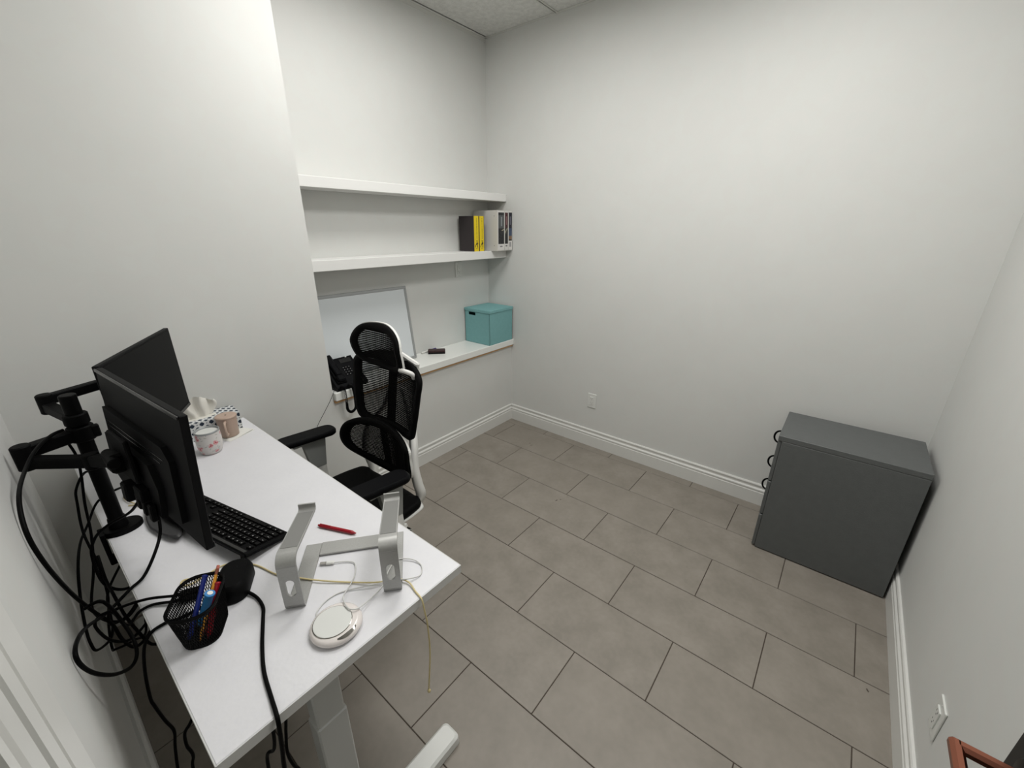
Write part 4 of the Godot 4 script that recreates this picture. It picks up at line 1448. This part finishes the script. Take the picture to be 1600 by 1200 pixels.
func cables():
	cable("black cable drooping from the monitor arm elbow past the doorway wall", [V(0.024, 1.1475, -1.602), V(0.0, 1.152, -1.568), V(-0.034, 1.146, -1.505), V(-0.060, 1.135, -1.420), V(-0.076, 1.148, -1.250), V(-0.083, 1.106, -1.170), V(-0.080, 1.022, -1.170), V(-0.069, 0.900, -1.220), V(-0.053, 0.784, -1.280), V(-0.034, 0.707, -1.300), V(-0.028, 0.643, -1.300), V(-0.010, 0.600, -1.300), V(0.03, 0.62, -1.31), V(0.08, 0.69, -1.33), V(0.11, 0.710, -1.35)], 0.0042, M.rubber)
	cable("black cable falling straight down along the arm pole", [V(0.024, 1.103, -1.632), V(0.030, 1.049, -1.635), V(0.024, 0.988, -1.638), V(0.008, 0.906, -1.62), V(-0.005, 0.823, -1.580), V(-0.029, 0.722, -1.560), V(-0.057, 0.662, -1.500), V(-0.058, 0.650, -1.450), V(-0.035, 0.640, -1.400), V(0.0, 0.64, -1.385), V(0.06, 0.69, -1.40), V(0.11, 0.710, -1.42)], 0.0034, M.rubber)
	cable("black cable curving round the pole and hooking up under the desk", [V(0.072, 0.900, -1.690), V(0.041, 0.972, -1.690), V(0.005, 0.944, -1.660), V(-0.007, 0.907, -1.620), V(-0.018, 0.836, -1.580), V(-0.016, 0.748, -1.54), V(-0.023, 0.658, -1.500), V(-0.045, 0.563, -1.500), V(-0.058, 0.494, -1.480), V(-0.050, 0.506, -1.450), V(-0.010, 0.502, -1.450), V(0.021, 0.473, -1.500), V(0.05, 0.60, -1.55), V(0.09, 0.718, -1.55)], 0.0034, M.rubber)
	cable("black cable from the near monitor ending in a big loose loop", [V(0.140, 0.990, -1.325), V(0.128, 0.940, -1.350), V(0.119, 0.870, -1.360), V(0.093, 0.835, -1.330), V(0.054, 0.799, -1.300), V(0.020, 0.790, -1.285), V(-0.031, 0.782, -1.250), V(-0.063, 0.844, -1.150), V(-0.075, 0.902, -1.050), V(-0.083, 0.919, -0.990), V(-0.083, 0.893, -0.980), V(-0.073, 0.840, -1.000), V(-0.053, 0.769, -1.050), V(-0.029, 0.721, -1.100), V(-0.013, 0.729, -1.120), V(-0.009, 0.751, -1.150), V(-0.015, 0.776, -1.200), V(-0.023, 0.829, -1.200), V(-0.032, 0.854, -1.200), V(-0.047, 0.855, -1.205), V(-0.060, 0.845, -1.215)], 0.0040, M.rubber)
	cable("black display cable lying level from the docking hub over the desk edge", [V(0.086, 0.801, -1.156), V(0.045, 0.800, -1.195), V(0.011, 0.795, -1.220), V(-0.018, 0.796, -1.226), V(-0.045, 0.800, -1.225), V(-0.058, 0.77, -1.235), V(-0.045, 0.70, -1.25), V(-0.01, 0.665, -1.26), V(0.05, 0.70, -1.28), V(0.07, 0.752, -1.29)], 0.0034, M.rubber)
	cable("black display cable dipping from the docking hub over the desk edge", [V(0.082, 0.796, -1.142), V(0.046, 0.7905, -1.179), V(0.021, 0.790, -1.182), V(0.006, 0.765, -1.200), V(-0.005, 0.739, -1.220), V(-0.015, 0.735, -1.240), V(-0.021, 0.758, -1.262), V(-0.030, 0.755, -1.285), V(-0.035, 0.70, -1.31), V(0.0, 0.68, -1.34), V(0.05, 0.72, -1.36), V(0.075, 0.752, -1.36)], 0.0034, M.rubber)
	cable("black cable bending off the desk edge beside the pen cup", [V(0.125, 0.7895, -1.078), V(0.073, 0.7895, -1.084), V(0.055, 0.7890, -1.094), V(0.026, 0.790, -1.091), V(0.010, 0.776, -1.090), V(-0.002, 0.747, -1.090), V(-0.014, 0.676, -1.100), V(-0.022, 0.605, -1.100), V(-0.021, 0.574, -1.100), V(-0.015, 0.512, -1.100), V(-0.008, 0.461, -1.100), V(-0.017, 0.413, -1.100), V(-0.029, 0.336, -1.100), V(-0.045, 0.177, -1.120), V(-0.05, 0.006, -1.14)], 0.0036, M.rubber)
	cable("thin black cable looping below the desk by its near corner", [V(0.06, 0.752, -0.95), V(0.045, 0.66, -0.95), V(0.022, 0.618, -0.95), V(0.007, 0.600, -0.95), V(0.002, 0.562, -0.95), V(0.005, 0.521, -0.95), V(-0.005, 0.463, -0.95), V(-0.01, 0.2, -0.96), V(-0.01, 0.006, -0.97)], 0.0034, M.rubber)
	cable("thick black cord from the docking hub hanging over the desk end", [V(0.196, 0.800, -1.060), V(0.210, 0.793, -1.030), V(0.217, 0.7895, -1.000), V(0.214, 0.7895, -0.960), V(0.200, 0.7895, -0.925), V(0.169, 0.7895, -0.852), V(0.147, 0.7895, -0.788), V(0.134, 0.7895, -0.722), V(0.128, 0.790, -0.688), V(0.124, 0.776, -0.672), V(0.118, 0.712, -0.670), V(0.111, 0.639, -0.670), V(0.10, 0.4, -0.68), V(0.10, 0.12, -0.63), V(0.11, 0.006, -0.60)], 0.0042, M.rubber, "black cords hanging at the desk end")
	cable("black cord hanging straight below the desk end, closest to the wall", [V(0.128, 0.727, -0.75), V(0.126, 0.666, -0.750), V(0.120, 0.602, -0.760), V(0.107, 0.542, -0.790), V(0.10, 0.3, -0.80), V(0.10, 0.006, -0.81)], 0.0038, M.rubber, "black cords hanging at the desk end")
	cable("black cord hanging below the desk end, next to the steel leg", [V(0.165, 0.752, -0.80), V(0.165, 0.625, -0.800), V(0.158, 0.547, -0.810), V(0.150, 0.486, -0.810), V(0.155, 0.428, -0.810), V(0.166, 0.371, -0.815), V(0.17, 0.2, -0.82), V(0.16, 0.006, -0.83)], 0.0038, M.rubber, "black cords hanging at the desk end")
	cable("black power cord bending from the monitor plug down behind the pole", [V(0.118, 1.035, -1.405), V(0.112, 1.008, -1.415), V(0.113, 0.972, -1.420), V(0.097, 0.928, -1.450), V(0.078, 0.886, -1.500), V(0.035, 0.849, -1.550), V(0.0, 0.825, -1.55), V(-0.02, 0.78, -1.54), V(-0.02, 0.70, -1.50), V(0.02, 0.67, -1.47), V(0.09, 0.708, -1.46)], 0.0040, M.rubber)
	cable("black cable slanting from the monitor plugs and looping beside the desk", [V(0.112, 1.040, -1.395), V(0.104, 1.019, -1.415), V(0.100, 0.945, -1.540), V(0.088, 0.905, -1.645), V(0.036, 0.865, -1.690), V(-0.003, 0.810, -1.675), V(-0.033, 0.797, -1.600), V(-0.054, 0.779, -1.500), V(-0.072, 0.713, -1.450), V(-0.083, 0.655, -1.400), V(-0.084, 0.634, -1.360), V(-0.079, 0.607, -1.360), V(-0.052, 0.586, -1.400), V(-0.038, 0.606, -1.420), V(-0.033, 0.628, -1.450), V(-0.02, 0.68, -1.48), V(0.03, 0.745, -1.50)], 0.0034, M.rubber)
	cable("black cable running along under the desk edge from the clamp", [V(-0.01, 0.76, -1.56), V(-0.014, 0.712, -1.500), V(-0.011, 0.717, -1.400), V(-0.007, 0.678, -1.350), V(0.003, 0.647, -1.300), V(0.018, 0.63, -1.24), V(0.05, 0.66, -1.20), V(0.06, 0.755, -1.18)], 0.0038, M.rubber)
	var cr = cable("cream network cable crossing the desk and dangling off its end", [V(0.150, 0.7885, -1.190), V(0.118, 0.7885, -1.215), V(0.108, 0.7885, -1.200), V(0.125, 0.7885, -1.185), V(0.160, 0.7885, -1.188), V(0.210, 0.7885, -1.190), V(0.258, 0.7885, -1.130), V(0.282, 0.7885, -1.045), V(0.310, 0.7932, -0.985), V(0.344, 0.7920, -0.930), V(0.392, 0.7890, -0.866), V(0.439, 0.7932, -0.802), V(0.476, 0.7932, -0.775), V(0.490, 0.7920, -0.742), V(0.484, 0.7885, -0.706), V(0.481, 0.7880, -0.684), V(0.480, 0.780, -0.674), V(0.480, 0.745, -0.668), V(0.483, 0.700, -0.666), V(0.482, 0.600, -0.665), V(0.467, 0.470, -0.665)], 0.0021, M.cream, "cream cables on the desk")
	var ks := mb()
	lathe(ks, V(0.467, 0.462, -0.664), [[0.001, 0.0], [0.004, 0.002], [0.005, 0.006], [0.0035, 0.010], [0.001, 0.012]], 10)
	build(ks, "knot", M.cream, cr, true)
	cable("short cream cable curled behind the arm pole", [V(0.10, 0.788, -1.74), V(0.135, 0.788, -1.72), V(0.16, 0.788, -1.78), V(0.13, 0.789, -1.86), V(0.10, 0.790, -1.80), V(0.13, 0.793, -1.70), V(0.18, 0.788, -1.68), V(0.21, 0.788, -1.76)], 0.0021, M.cream, "cream cables on the desk")

# ==================================================================== chair
var ch: Node3D

# closed outline through points, then a black ring between it and an inner one, bent by zf
func mesh_panel(n, called, outline: Array, rim: float, t: float, zf: Callable, m, mm, band := 0.0, ribs := true):
	var o := curve(outline, 6, true)
	var cen := Vector2()
	for p in o: cen += p
	cen /= o.size()
	var inn := []
	for p in o:
		var d: Vector2 = p - cen
		inn.append(cen + d * ((d.length() - rim) / d.length()))
	var s := mb()
	var r := [[], [], [], []]
	var midl := [[], []]
	for i in o.size():
		var q: Vector2 = o[i]
		var w: Vector2 = inn[i]
		var e: Vector2 = q.lerp(w, 0.5)
		r[0].append(V(w.x, w.y, zf.call(w)))
		midl[0].append(V(e.x, e.y, zf.call(e) - t * 0.3))
		r[1].append(V(q.x, q.y, zf.call(q)))
		r[2].append(V(q.x, q.y, zf.call(q) + t))
		r[3].append(V(w.x, w.y, zf.call(w) + t))
	loft(s, [r[0], midl[0], r[1], r[2], r[3], r[0]], false, false, true)
	var fr := build(s, called + "_frame", m, n)
	# woven lattice inside
	s = mb()
	var ymin := 9.0
	var ymax := -9.0
	var xmin := 9.0
	var xmax := -9.0
	for p in inn:
		ymin = minf(ymin, p.y); ymax = maxf(ymax, p.y); xmin = minf(xmin, p.x); xmax = maxf(xmax, p.x)
	var y := ymin + 0.003
	while y < ymax:
		var ex := span(inn, y, true)
		if ex.size() == 2: ribbon(s, Vector2(ex[0] - 0.004, y), Vector2(ex[1] + 0.004, y), 0.0056, zf, 0.004)
		y += 0.0085
	var x := xmin + 0.003
	while x < xmax:
		var ex := span(inn, x, false)
		if ex.size() == 2: ribbon(s, Vector2(x, ex[0] - 0.004), Vector2(x, ex[1] + 0.004), 0.0032, zf, 0.0045)
		x += 0.0072
	var ms := build(s, called + "_mesh", mm, n)
	ms.set_meta("kind", "stuff")
	if band > 0.0:
		s = mb()
		var ex := span(inn, cen.x, false)
		ribbon(s, Vector2(cen.x, ex[0] - 0.01), Vector2(cen.x, ex[1] + 0.01), band, zf, 0.012)
		build(s, called + "_spine", m, n)

func span(poly: Array, v: float, horiz: bool) -> Array:
	var lo := 9.0
	var hi := -9.0
	for i in poly.size():
		var a: Vector2 = poly[i]
		var b: Vector2 = poly[(i + 1) % poly.size()]
		var a1 := a.y if horiz else a.x
		var b1 := b.y if horiz else b.x
		if (a1 - v) * (b1 - v) <= 0.0 and a1 != b1:
			var t := (v - a1) / (b1 - a1)
			var w := lerpf(a.x if horiz else a.y, b.x if horiz else b.y, t)
			lo = minf(lo, w); hi = maxf(hi, w)
	if hi < lo: return []
	return [lo, hi]

func ribbon(s, a: Vector2, b: Vector2, w: float, zf: Callable, z0: float):
	var n := 6
	var rings := []
	var d := (b - a).normalized()
	var nr := Vector2(-d.y, d.x) * w / 2
	for i in n + 1:
		var p := a.lerp(b, float(i) / n)
		var z: float = zf.call(p) + z0
		rings.append([V(p.x + nr.x, p.y + nr.y, z), V(p.x - nr.x, p.y - nr.y, z), V(p.x - nr.x, p.y - nr.y, z + 0.0014), V(p.x + nr.x, p.y + nr.y, z + 0.0014)])
	loft(s, rings, false, false, false)

func chair():
	# local: x to the sitter's right, y up, z to the back; the chair faces the desk (-x)
	ch = thing("office_chair", "black mesh ergonomic office chair with white frame pulled up to the desk", "chair", V(0.85, 0, -1.55), "", PI / 2)
	# star base
	var s := mb()
	cyl(s, V(0, 0.075, 0), V(0, 0.135, 0), 0.042, 0.036, 24, 0.004)
	var hub := build(s, "base_hub", M.white, ch)
	for k in 5:
		var a := TAU * k / 5 + deg_to_rad(72 - 8)
		var d := V(cos(a), 0, sin(a))
		s = mb()
		var rings := []
		for q in [[0.03, 0.105, 0.030, 0.022], [0.15, 0.098, 0.024, 0.018], [0.29, 0.082, 0.019, 0.013], [0.32, 0.076, 0.014, 0.010]]:
			var c: Vector3 = d * q[0] + V(0, q[1], 0)
			var u := V(-d.z, 0, d.x)
			rings.append([c + u * q[2] * 0.7 + V(0, q[3], 0), c + u * q[2] - V(0, q[3] * 0.6, 0), c - u * q[2] - V(0, q[3] * 0.6, 0), c - u * q[2] * 0.7 + V(0, q[3], 0)])
		loft(s, rings, true, true, false)
		build(s, "base_leg", M.white, ch)
		var cc := d * 0.315
		s = mb()
		cyl(s, cc + V(0, 0.045, 0), cc + V(0, 0.078, 0), 0.007, -1, 10)
		var ax := Vector3(sin(a + 0.6), 0, cos(a + 0.6)).normalized()
		for e in [-1.0, 1.0]: cyl(s, cc + V(0, 0.029, 0) + ax * 0.006 * e, cc + V(0, 0.029, 0) + ax * 0.026 * e, 0.029, 0.027, 22, 0.003)
		var cst := build(s, "caster", M.black, ch)
		s = mb()
		for e in [-1.0, 1.0]:
			var c0: Vector3 = cc + V(0, 0.029, 0) + ax * 0.0262 * e
			lathe_axis(s, c0, ax * e, [[0.0235, 0.0], [0.0245, 0.0008], [0.0215, 0.0008], [0.0205, 0.0]])
		build(s, "caster_ring", M.white, cst)
	# gas lift and mechanism
	s = mb()
	cyl(s, V(0, 0.13, 0), V(0, 0.27, 0), 0.025, -1, 20)
	cyl(s, V(0, 0.27, 0), V(0, 0.40, 0), 0.014, -1, 18)
	build(s, "gas_lift", M.black, ch)
	s = mb()
	bx(s, V(0, 0.415, 0.0), V(0.17, 0.05, 0.26), 0.012)
	build(s, "tilt_mechanism", M.black, ch)
	# seat: cushion pan with a white under-shell
	s = mb()
	var zs := func(q: Vector2) -> float: return 0.0
	var rgs := []
	for q in [[0.452, 0.90], [0.462, 0.98], [0.478, 1.0], [0.494, 0.985], [0.500, 0.94], [0.498, 0.85]]:
		var ring := []
		for p in curve([Vector2(-0.22, -0.26), Vector2(0, -0.285), Vector2(0.22, -0.26), Vector2(0.255, -0.10), Vector2(0.25, 0.08), Vector2(0.205, 0.145), Vector2(0, 0.16), Vector2(-0.205, 0.145), Vector2(-0.25, 0.08), Vector2(-0.255, -0.10)], 5, true):
			ring.append(V(p.x * q[1], q[0] - 0.010 * cos(p.x * 6.0) + (0.012 if absf(p.x) > 0.2 else 0.0) - maxf(0, (-p.y - 0.2)) * 0.25, p.y * q[1]))
		rgs.append(ring)
	loft(s, rgs, true, true)
	build(s, "seat", M.chairblk, ch)
	s = mb()
	var rg2 := []
	for q in [[0.435, 0.72], [0.442, 0.90], [0.458, 0.985], [0.462, 0.94]]:
		var ring := []
		for p in curve([Vector2(-0.22, -0.24), Vector2(0, -0.26), Vector2(0.22, -0.24), Vector2(0.258, -0.10), Vector2(0.256, 0.09), Vector2(0.21, 0.158), Vector2(0, 0.172), Vector2(-0.21, 0.158), Vector2(-0.256, 0.09), Vector2(-0.258, -0.10)], 5, true):
			ring.append(V(p.x * q[1], q[0] + (0.008 if absf(p.x) > 0.2 else 0.0), p.y * q[1]))
		rg2.append(ring)
	loft(s, rg2, true, true)
	build(s, "seat_shell", M.white, ch)
	# white back support: two swept spars from under the seat up behind the back
	for e in [-1.0, 1.0]:
		s = mb()
		var pts := curve([V(e * 0.085, 0.425, 0.05), V(e * 0.16, 0.43, 0.13), V(e * 0.19, 0.49, 0.165), V(e * 0.195, 0.57, 0.150), V(e * 0.19, 0.66, 0.142), V(e * 0.17, 0.76, 0.165), V(e * 0.10, 0.86, 0.215), V(e * 0.04, 0.98, 0.232)], 5)
		var rings := []
		for i in pts.size():
			var f := float(i) / (pts.size() - 1)
			var hw := lerpf(0.026, 0.013, f)
			rings.append([pts[i] + V(-0.010, 0, -hw), pts[i] + V(0.010, 0, -hw), pts[i] + V(0.010, 0, hw), pts[i] + V(-0.010, 0, hw)])
		loft(s, rings, true, true, true)
		build(s, "back_spar", M.white, ch)
	# lumbar pad, upper back, headrest
	mesh_panel(ch, "lumbar", [Vector2(-0.215, 0.80), Vector2(0, 0.835), Vector2(0.20, 0.80), Vector2(0.275, 0.72), Vector2(0.255, 0.63), Vector2(0.12, 0.575), Vector2(0, 0.565), Vector2(-0.12, 0.575), Vector2(-0.215, 0.635), Vector2(-0.225, 0.72)], 0.042, 0.016, func(q: Vector2) -> float: return 0.125 - q.x * q.x * 0.9 - (q.y - 0.7) * 0.05, M.chairblk, M.meshblk, 0.055)
	mesh_panel(ch, "backrest", [Vector2(-0.245, 1.085), Vector2(-0.12, 1.135), Vector2(0.0, 1.145), Vector2(0.12, 1.135), Vector2(0.235, 1.095), Vector2(0.243, 1.0), Vector2(0.232, 0.88), Vector2(0.200, 0.80), Vector2(0.10, 0.785), Vector2(-0.10, 0.785), Vector2(-0.195, 0.80), Vector2(-0.222, 0.88), Vector2(-0.242, 1.0)], 0.040, 0.016, func(q: Vector2) -> float: return 0.185 - q.x * q.x * 0.7 + (q.y - 0.95) * 0.16, M.chairblk, M.meshblk, 0.062)
	mesh_panel(ch, "headrest", [Vector2(-0.165, 1.16), Vector2(-0.145, 1.235), Vector2(-0.07, 1.278), Vector2(0.02, 1.285), Vector2(0.12, 1.268), Vector2(0.175, 1.215), Vector2(0.180, 1.15), Vector2(0.14, 1.10), Vector2(0.03, 1.085), Vector2(-0.08, 1.085), Vector2(-0.15, 1.105)], 0.034, 0.012, func(q: Vector2) -> float: return 0.150 - q.x * q.x * 0.8 + absf(q.y - 1.19) * 0.12, M.chairblk, M.meshblk)
	# white shells behind headrest and lumbar
	white_rim("headrest_shell", [Vector2(-0.168, 1.16), Vector2(-0.148, 1.237), Vector2(-0.07, 1.281), Vector2(0.02, 1.288), Vector2(0.122, 1.271), Vector2(0.178, 1.217), Vector2(0.183, 1.15), Vector2(0.14, 1.098), Vector2(0.03, 1.082), Vector2(-0.08, 1.082), Vector2(-0.153, 1.103)], 0.005, 0.010, func(q: Vector2) -> float: return 0.162 - q.x * q.x * 0.8 + absf(q.y - 1.19) * 0.12)
	white_rim("lumbar_shell", [Vector2(-0.212, 0.785), Vector2(0, 0.815), Vector2(0.195, 0.785), Vector2(0.276, 0.72), Vector2(0.256, 0.63), Vector2(0.12, 0.574), Vector2(0, 0.564), Vector2(-0.12, 0.574), Vector2(-0.217, 0.635), Vector2(-0.228, 0.72)], 0.006, 0.012, func(q: Vector2) -> float: return 0.142 - q.x * q.x * 0.9 - (q.y - 0.7) * 0.05)
	s = mb()
	var hb := curve([V(-0.150, 1.115, 0.14), V(-0.195, 1.10, 0.165), V(-0.185, 1.075, 0.185), V(-0.12, 1.09, 0.225), V(0.0, 1.13, 0.245)], 6)
	tube(s, hb, 0.010, 10)
	bx(s, V(-0.10, 1.135, 0.215), V(0.17, 0.035, 0.022), 0.006, Basis(V(0, 0, 1), 0.25))
	bx(s, V(0.0, 1.09, 0.245), V(0.05, 0.14, 0.025), 0.006)
	build(s, "headrest_bracket", M.white, ch)
	# armrests
	for e in [-1.0, 1.0]:
		var x: float = -0.293 if e < 0 else 0.318
		s = mb()
		var rings := []
		for q in [[-0.014, 0.0], [-0.010, 0.003], [0.006, 0.003], [0.013, -0.004]]:
			var ring := []
			for p in rr(0.088 + q[1] * 2, 0.265 + q[1] * 2, 0.036, 5): ring.append(V(p.x, q[0], p.y))
			rings.append(ring)
		loft(s, rings, true, true, true)
		var pad := build(s, "arm_pad", M.armpad, ch)
		pad.position = V(x, 0.735, -0.115 if e < 0 else -0.088)
		pad.rotation.y = -0.12
		s = mb()
		prism(s, [Vector2(-0.055, 0.705), Vector2(0.055, 0.705), Vector2(0.040, 0.56), Vector2(-0.030, 0.56)], V(x - 0.014, 0, -0.06), V(0, 0, 1), V(0, 1, 0), V(0.028, 0, 0))
		bx(s, V(x, 0.714, -0.09), V(0.06, 0.016, 0.15), 0.004)
		build(s, "arm_head", M.armgrey, ch)
		s = mb()
		var ap := curve([V(x, 0.585, -0.055), V(x, 0.50, -0.05), V(x * 0.93, 0.43, -0.04), V(x * 0.55, 0.41, -0.03), V(x * 0.25, 0.412, -0.03)], 5)
		var rg := []
		for p in ap: rg.append([p + V(-0.012, -0.010, -0.034), p + V(0.012, 0.010, -0.034), p + V(0.012, 0.010, 0.034), p + V(-0.012, -0.010, 0.034)])
		loft(s, rg, true, true, true)
		build(s, "arm_upright", M.white, ch)

func white_rim(called, outline: Array, rim: float, t: float, zf: Callable):
	var o := curve(outline, 6, true)
	var cen := Vector2()
	for p in o: cen += p
	cen /= o.size()
	var s := mb()
	var r := [[], [], [], []]
	for p in o:
		var d: Vector2 = p - cen
		var w: Vector2 = cen + d * ((d.length() - rim) / d.length())
		r[0].append(V(w.x, w.y, zf.call(w))); r[1].append(V(p.x, p.y, zf.call(p))); r[2].append(V(p.x, p.y, zf.call(p) + t)); r[3].append(V(w.x, w.y, zf.call(w) + t))
	loft(s, [r[0], r[1], r[2], r[3], r[0]], false, false, false)
	build(s, called, M.white, ch)

func lathe_axis(s, c: Vector3, ax: Vector3, prof: Array):
	var u := ax.cross(V(0, 1, 0)).normalized()
	var w := u.cross(ax)
	var rings := []
	for q in prof: rings.append(circle(c + ax * q[1], q[0], u, w, 22))
	loft(s, rings, false, false, false)

# ==================================================================== filing cabinet
func cabinet():
	var x0 := 2.313
	var x1 := 2.690
	var z0 := -0.118
	var z1 := 0.455
	var h := 0.697
	var c := thing("filing_cabinet", "dark grey steel filing cabinet against the wall, its drawers facing the alcove", "cabinet", V((x0 + x1) / 2, 0, (z0 + z1) / 2))
	build(box(V(x0, 0.006, z0 + 0.018), V(x1, h - 0.030, z1), 0.0015), "body", M.cab, c, true)
	build(box(V(x0 + 0.0008, h - 0.030, z0 + 0.002), V(x1 - 0.0008, h - 0.027, z1 - 0.001)), "top_seam", M.cab, c, true)
	build(box(V(x0 - 0.0008, h - 0.027, z0), V(x1 + 0.0008, h, z1 + 0.0005), 0.0018), "top", M.cabtop, c, true)
	build(box(V(x0 + 0.01, 0.0, z0 + 0.03), V(x1 - 0.01, 0.006, z1 - 0.01)), "plinth", M.cab, c, true)
	var ys := [[0.012, 0.215], [0.222, 0.425], [0.432, 0.664]]
	var hy := [0.345, 0.490, 0.640]
	for k in 3:
		var d := build(box(V(x0 + 0.004, ys[k][0], z0), V(x1 - 0.004, ys[k][1], z0 + 0.018), 0.003), "drawer", M.cab, c, true)
		var s := mb()
		var xm := 2.43
		var y: float = [0.165, 0.375, 0.600][k]
		var pts := []
		for i in 13:
			var a := PI * i / 12.0
			pts.append(V(xm + 0.05 * (0.0), hy[k] - 0.034 * cos(a) - 0.0, z0 - 0.026 * sin(a)))
		tube(s, pts, 0.0048, 8)
		build(s, "handle", M.black, d)

# ==================================================================== open door behind the camera's right shoulder
func door_leaf():
	var d := thing("door_1", "dark open door leaf with copper lever beside the entrance", "door", V(0.39, 0, 0.381))
	d.set_meta("kind", "structure")
	build(box(V(-0.045, 0.012, 0.362), V(0.820, 2.035, 0.402), 0.002), "leaf", M.doorc, d, true)
	var y := 0.926
	var xn := 0.752
	var s := mb()
	lathe_axis(s, V(xn, y, 0.362), V(0, 0, -1), [[0.030, 0.0], [0.030, 0.005], [0.026, 0.009], [0.012, 0.011], [0.0001, 0.011]])
	var hd := build(s, "rosette", M.bronze, d, true)
	s = mb()
	bx(s, V(xn, y, 0.3195), V(0.018, 0.018, 0.073), 0.005)
	bx(s, V(xn - 0.053, y, 0.286), V(0.124, 0.018, 0.017), 0.005)
	build(s, "lever", M.copper, hd)
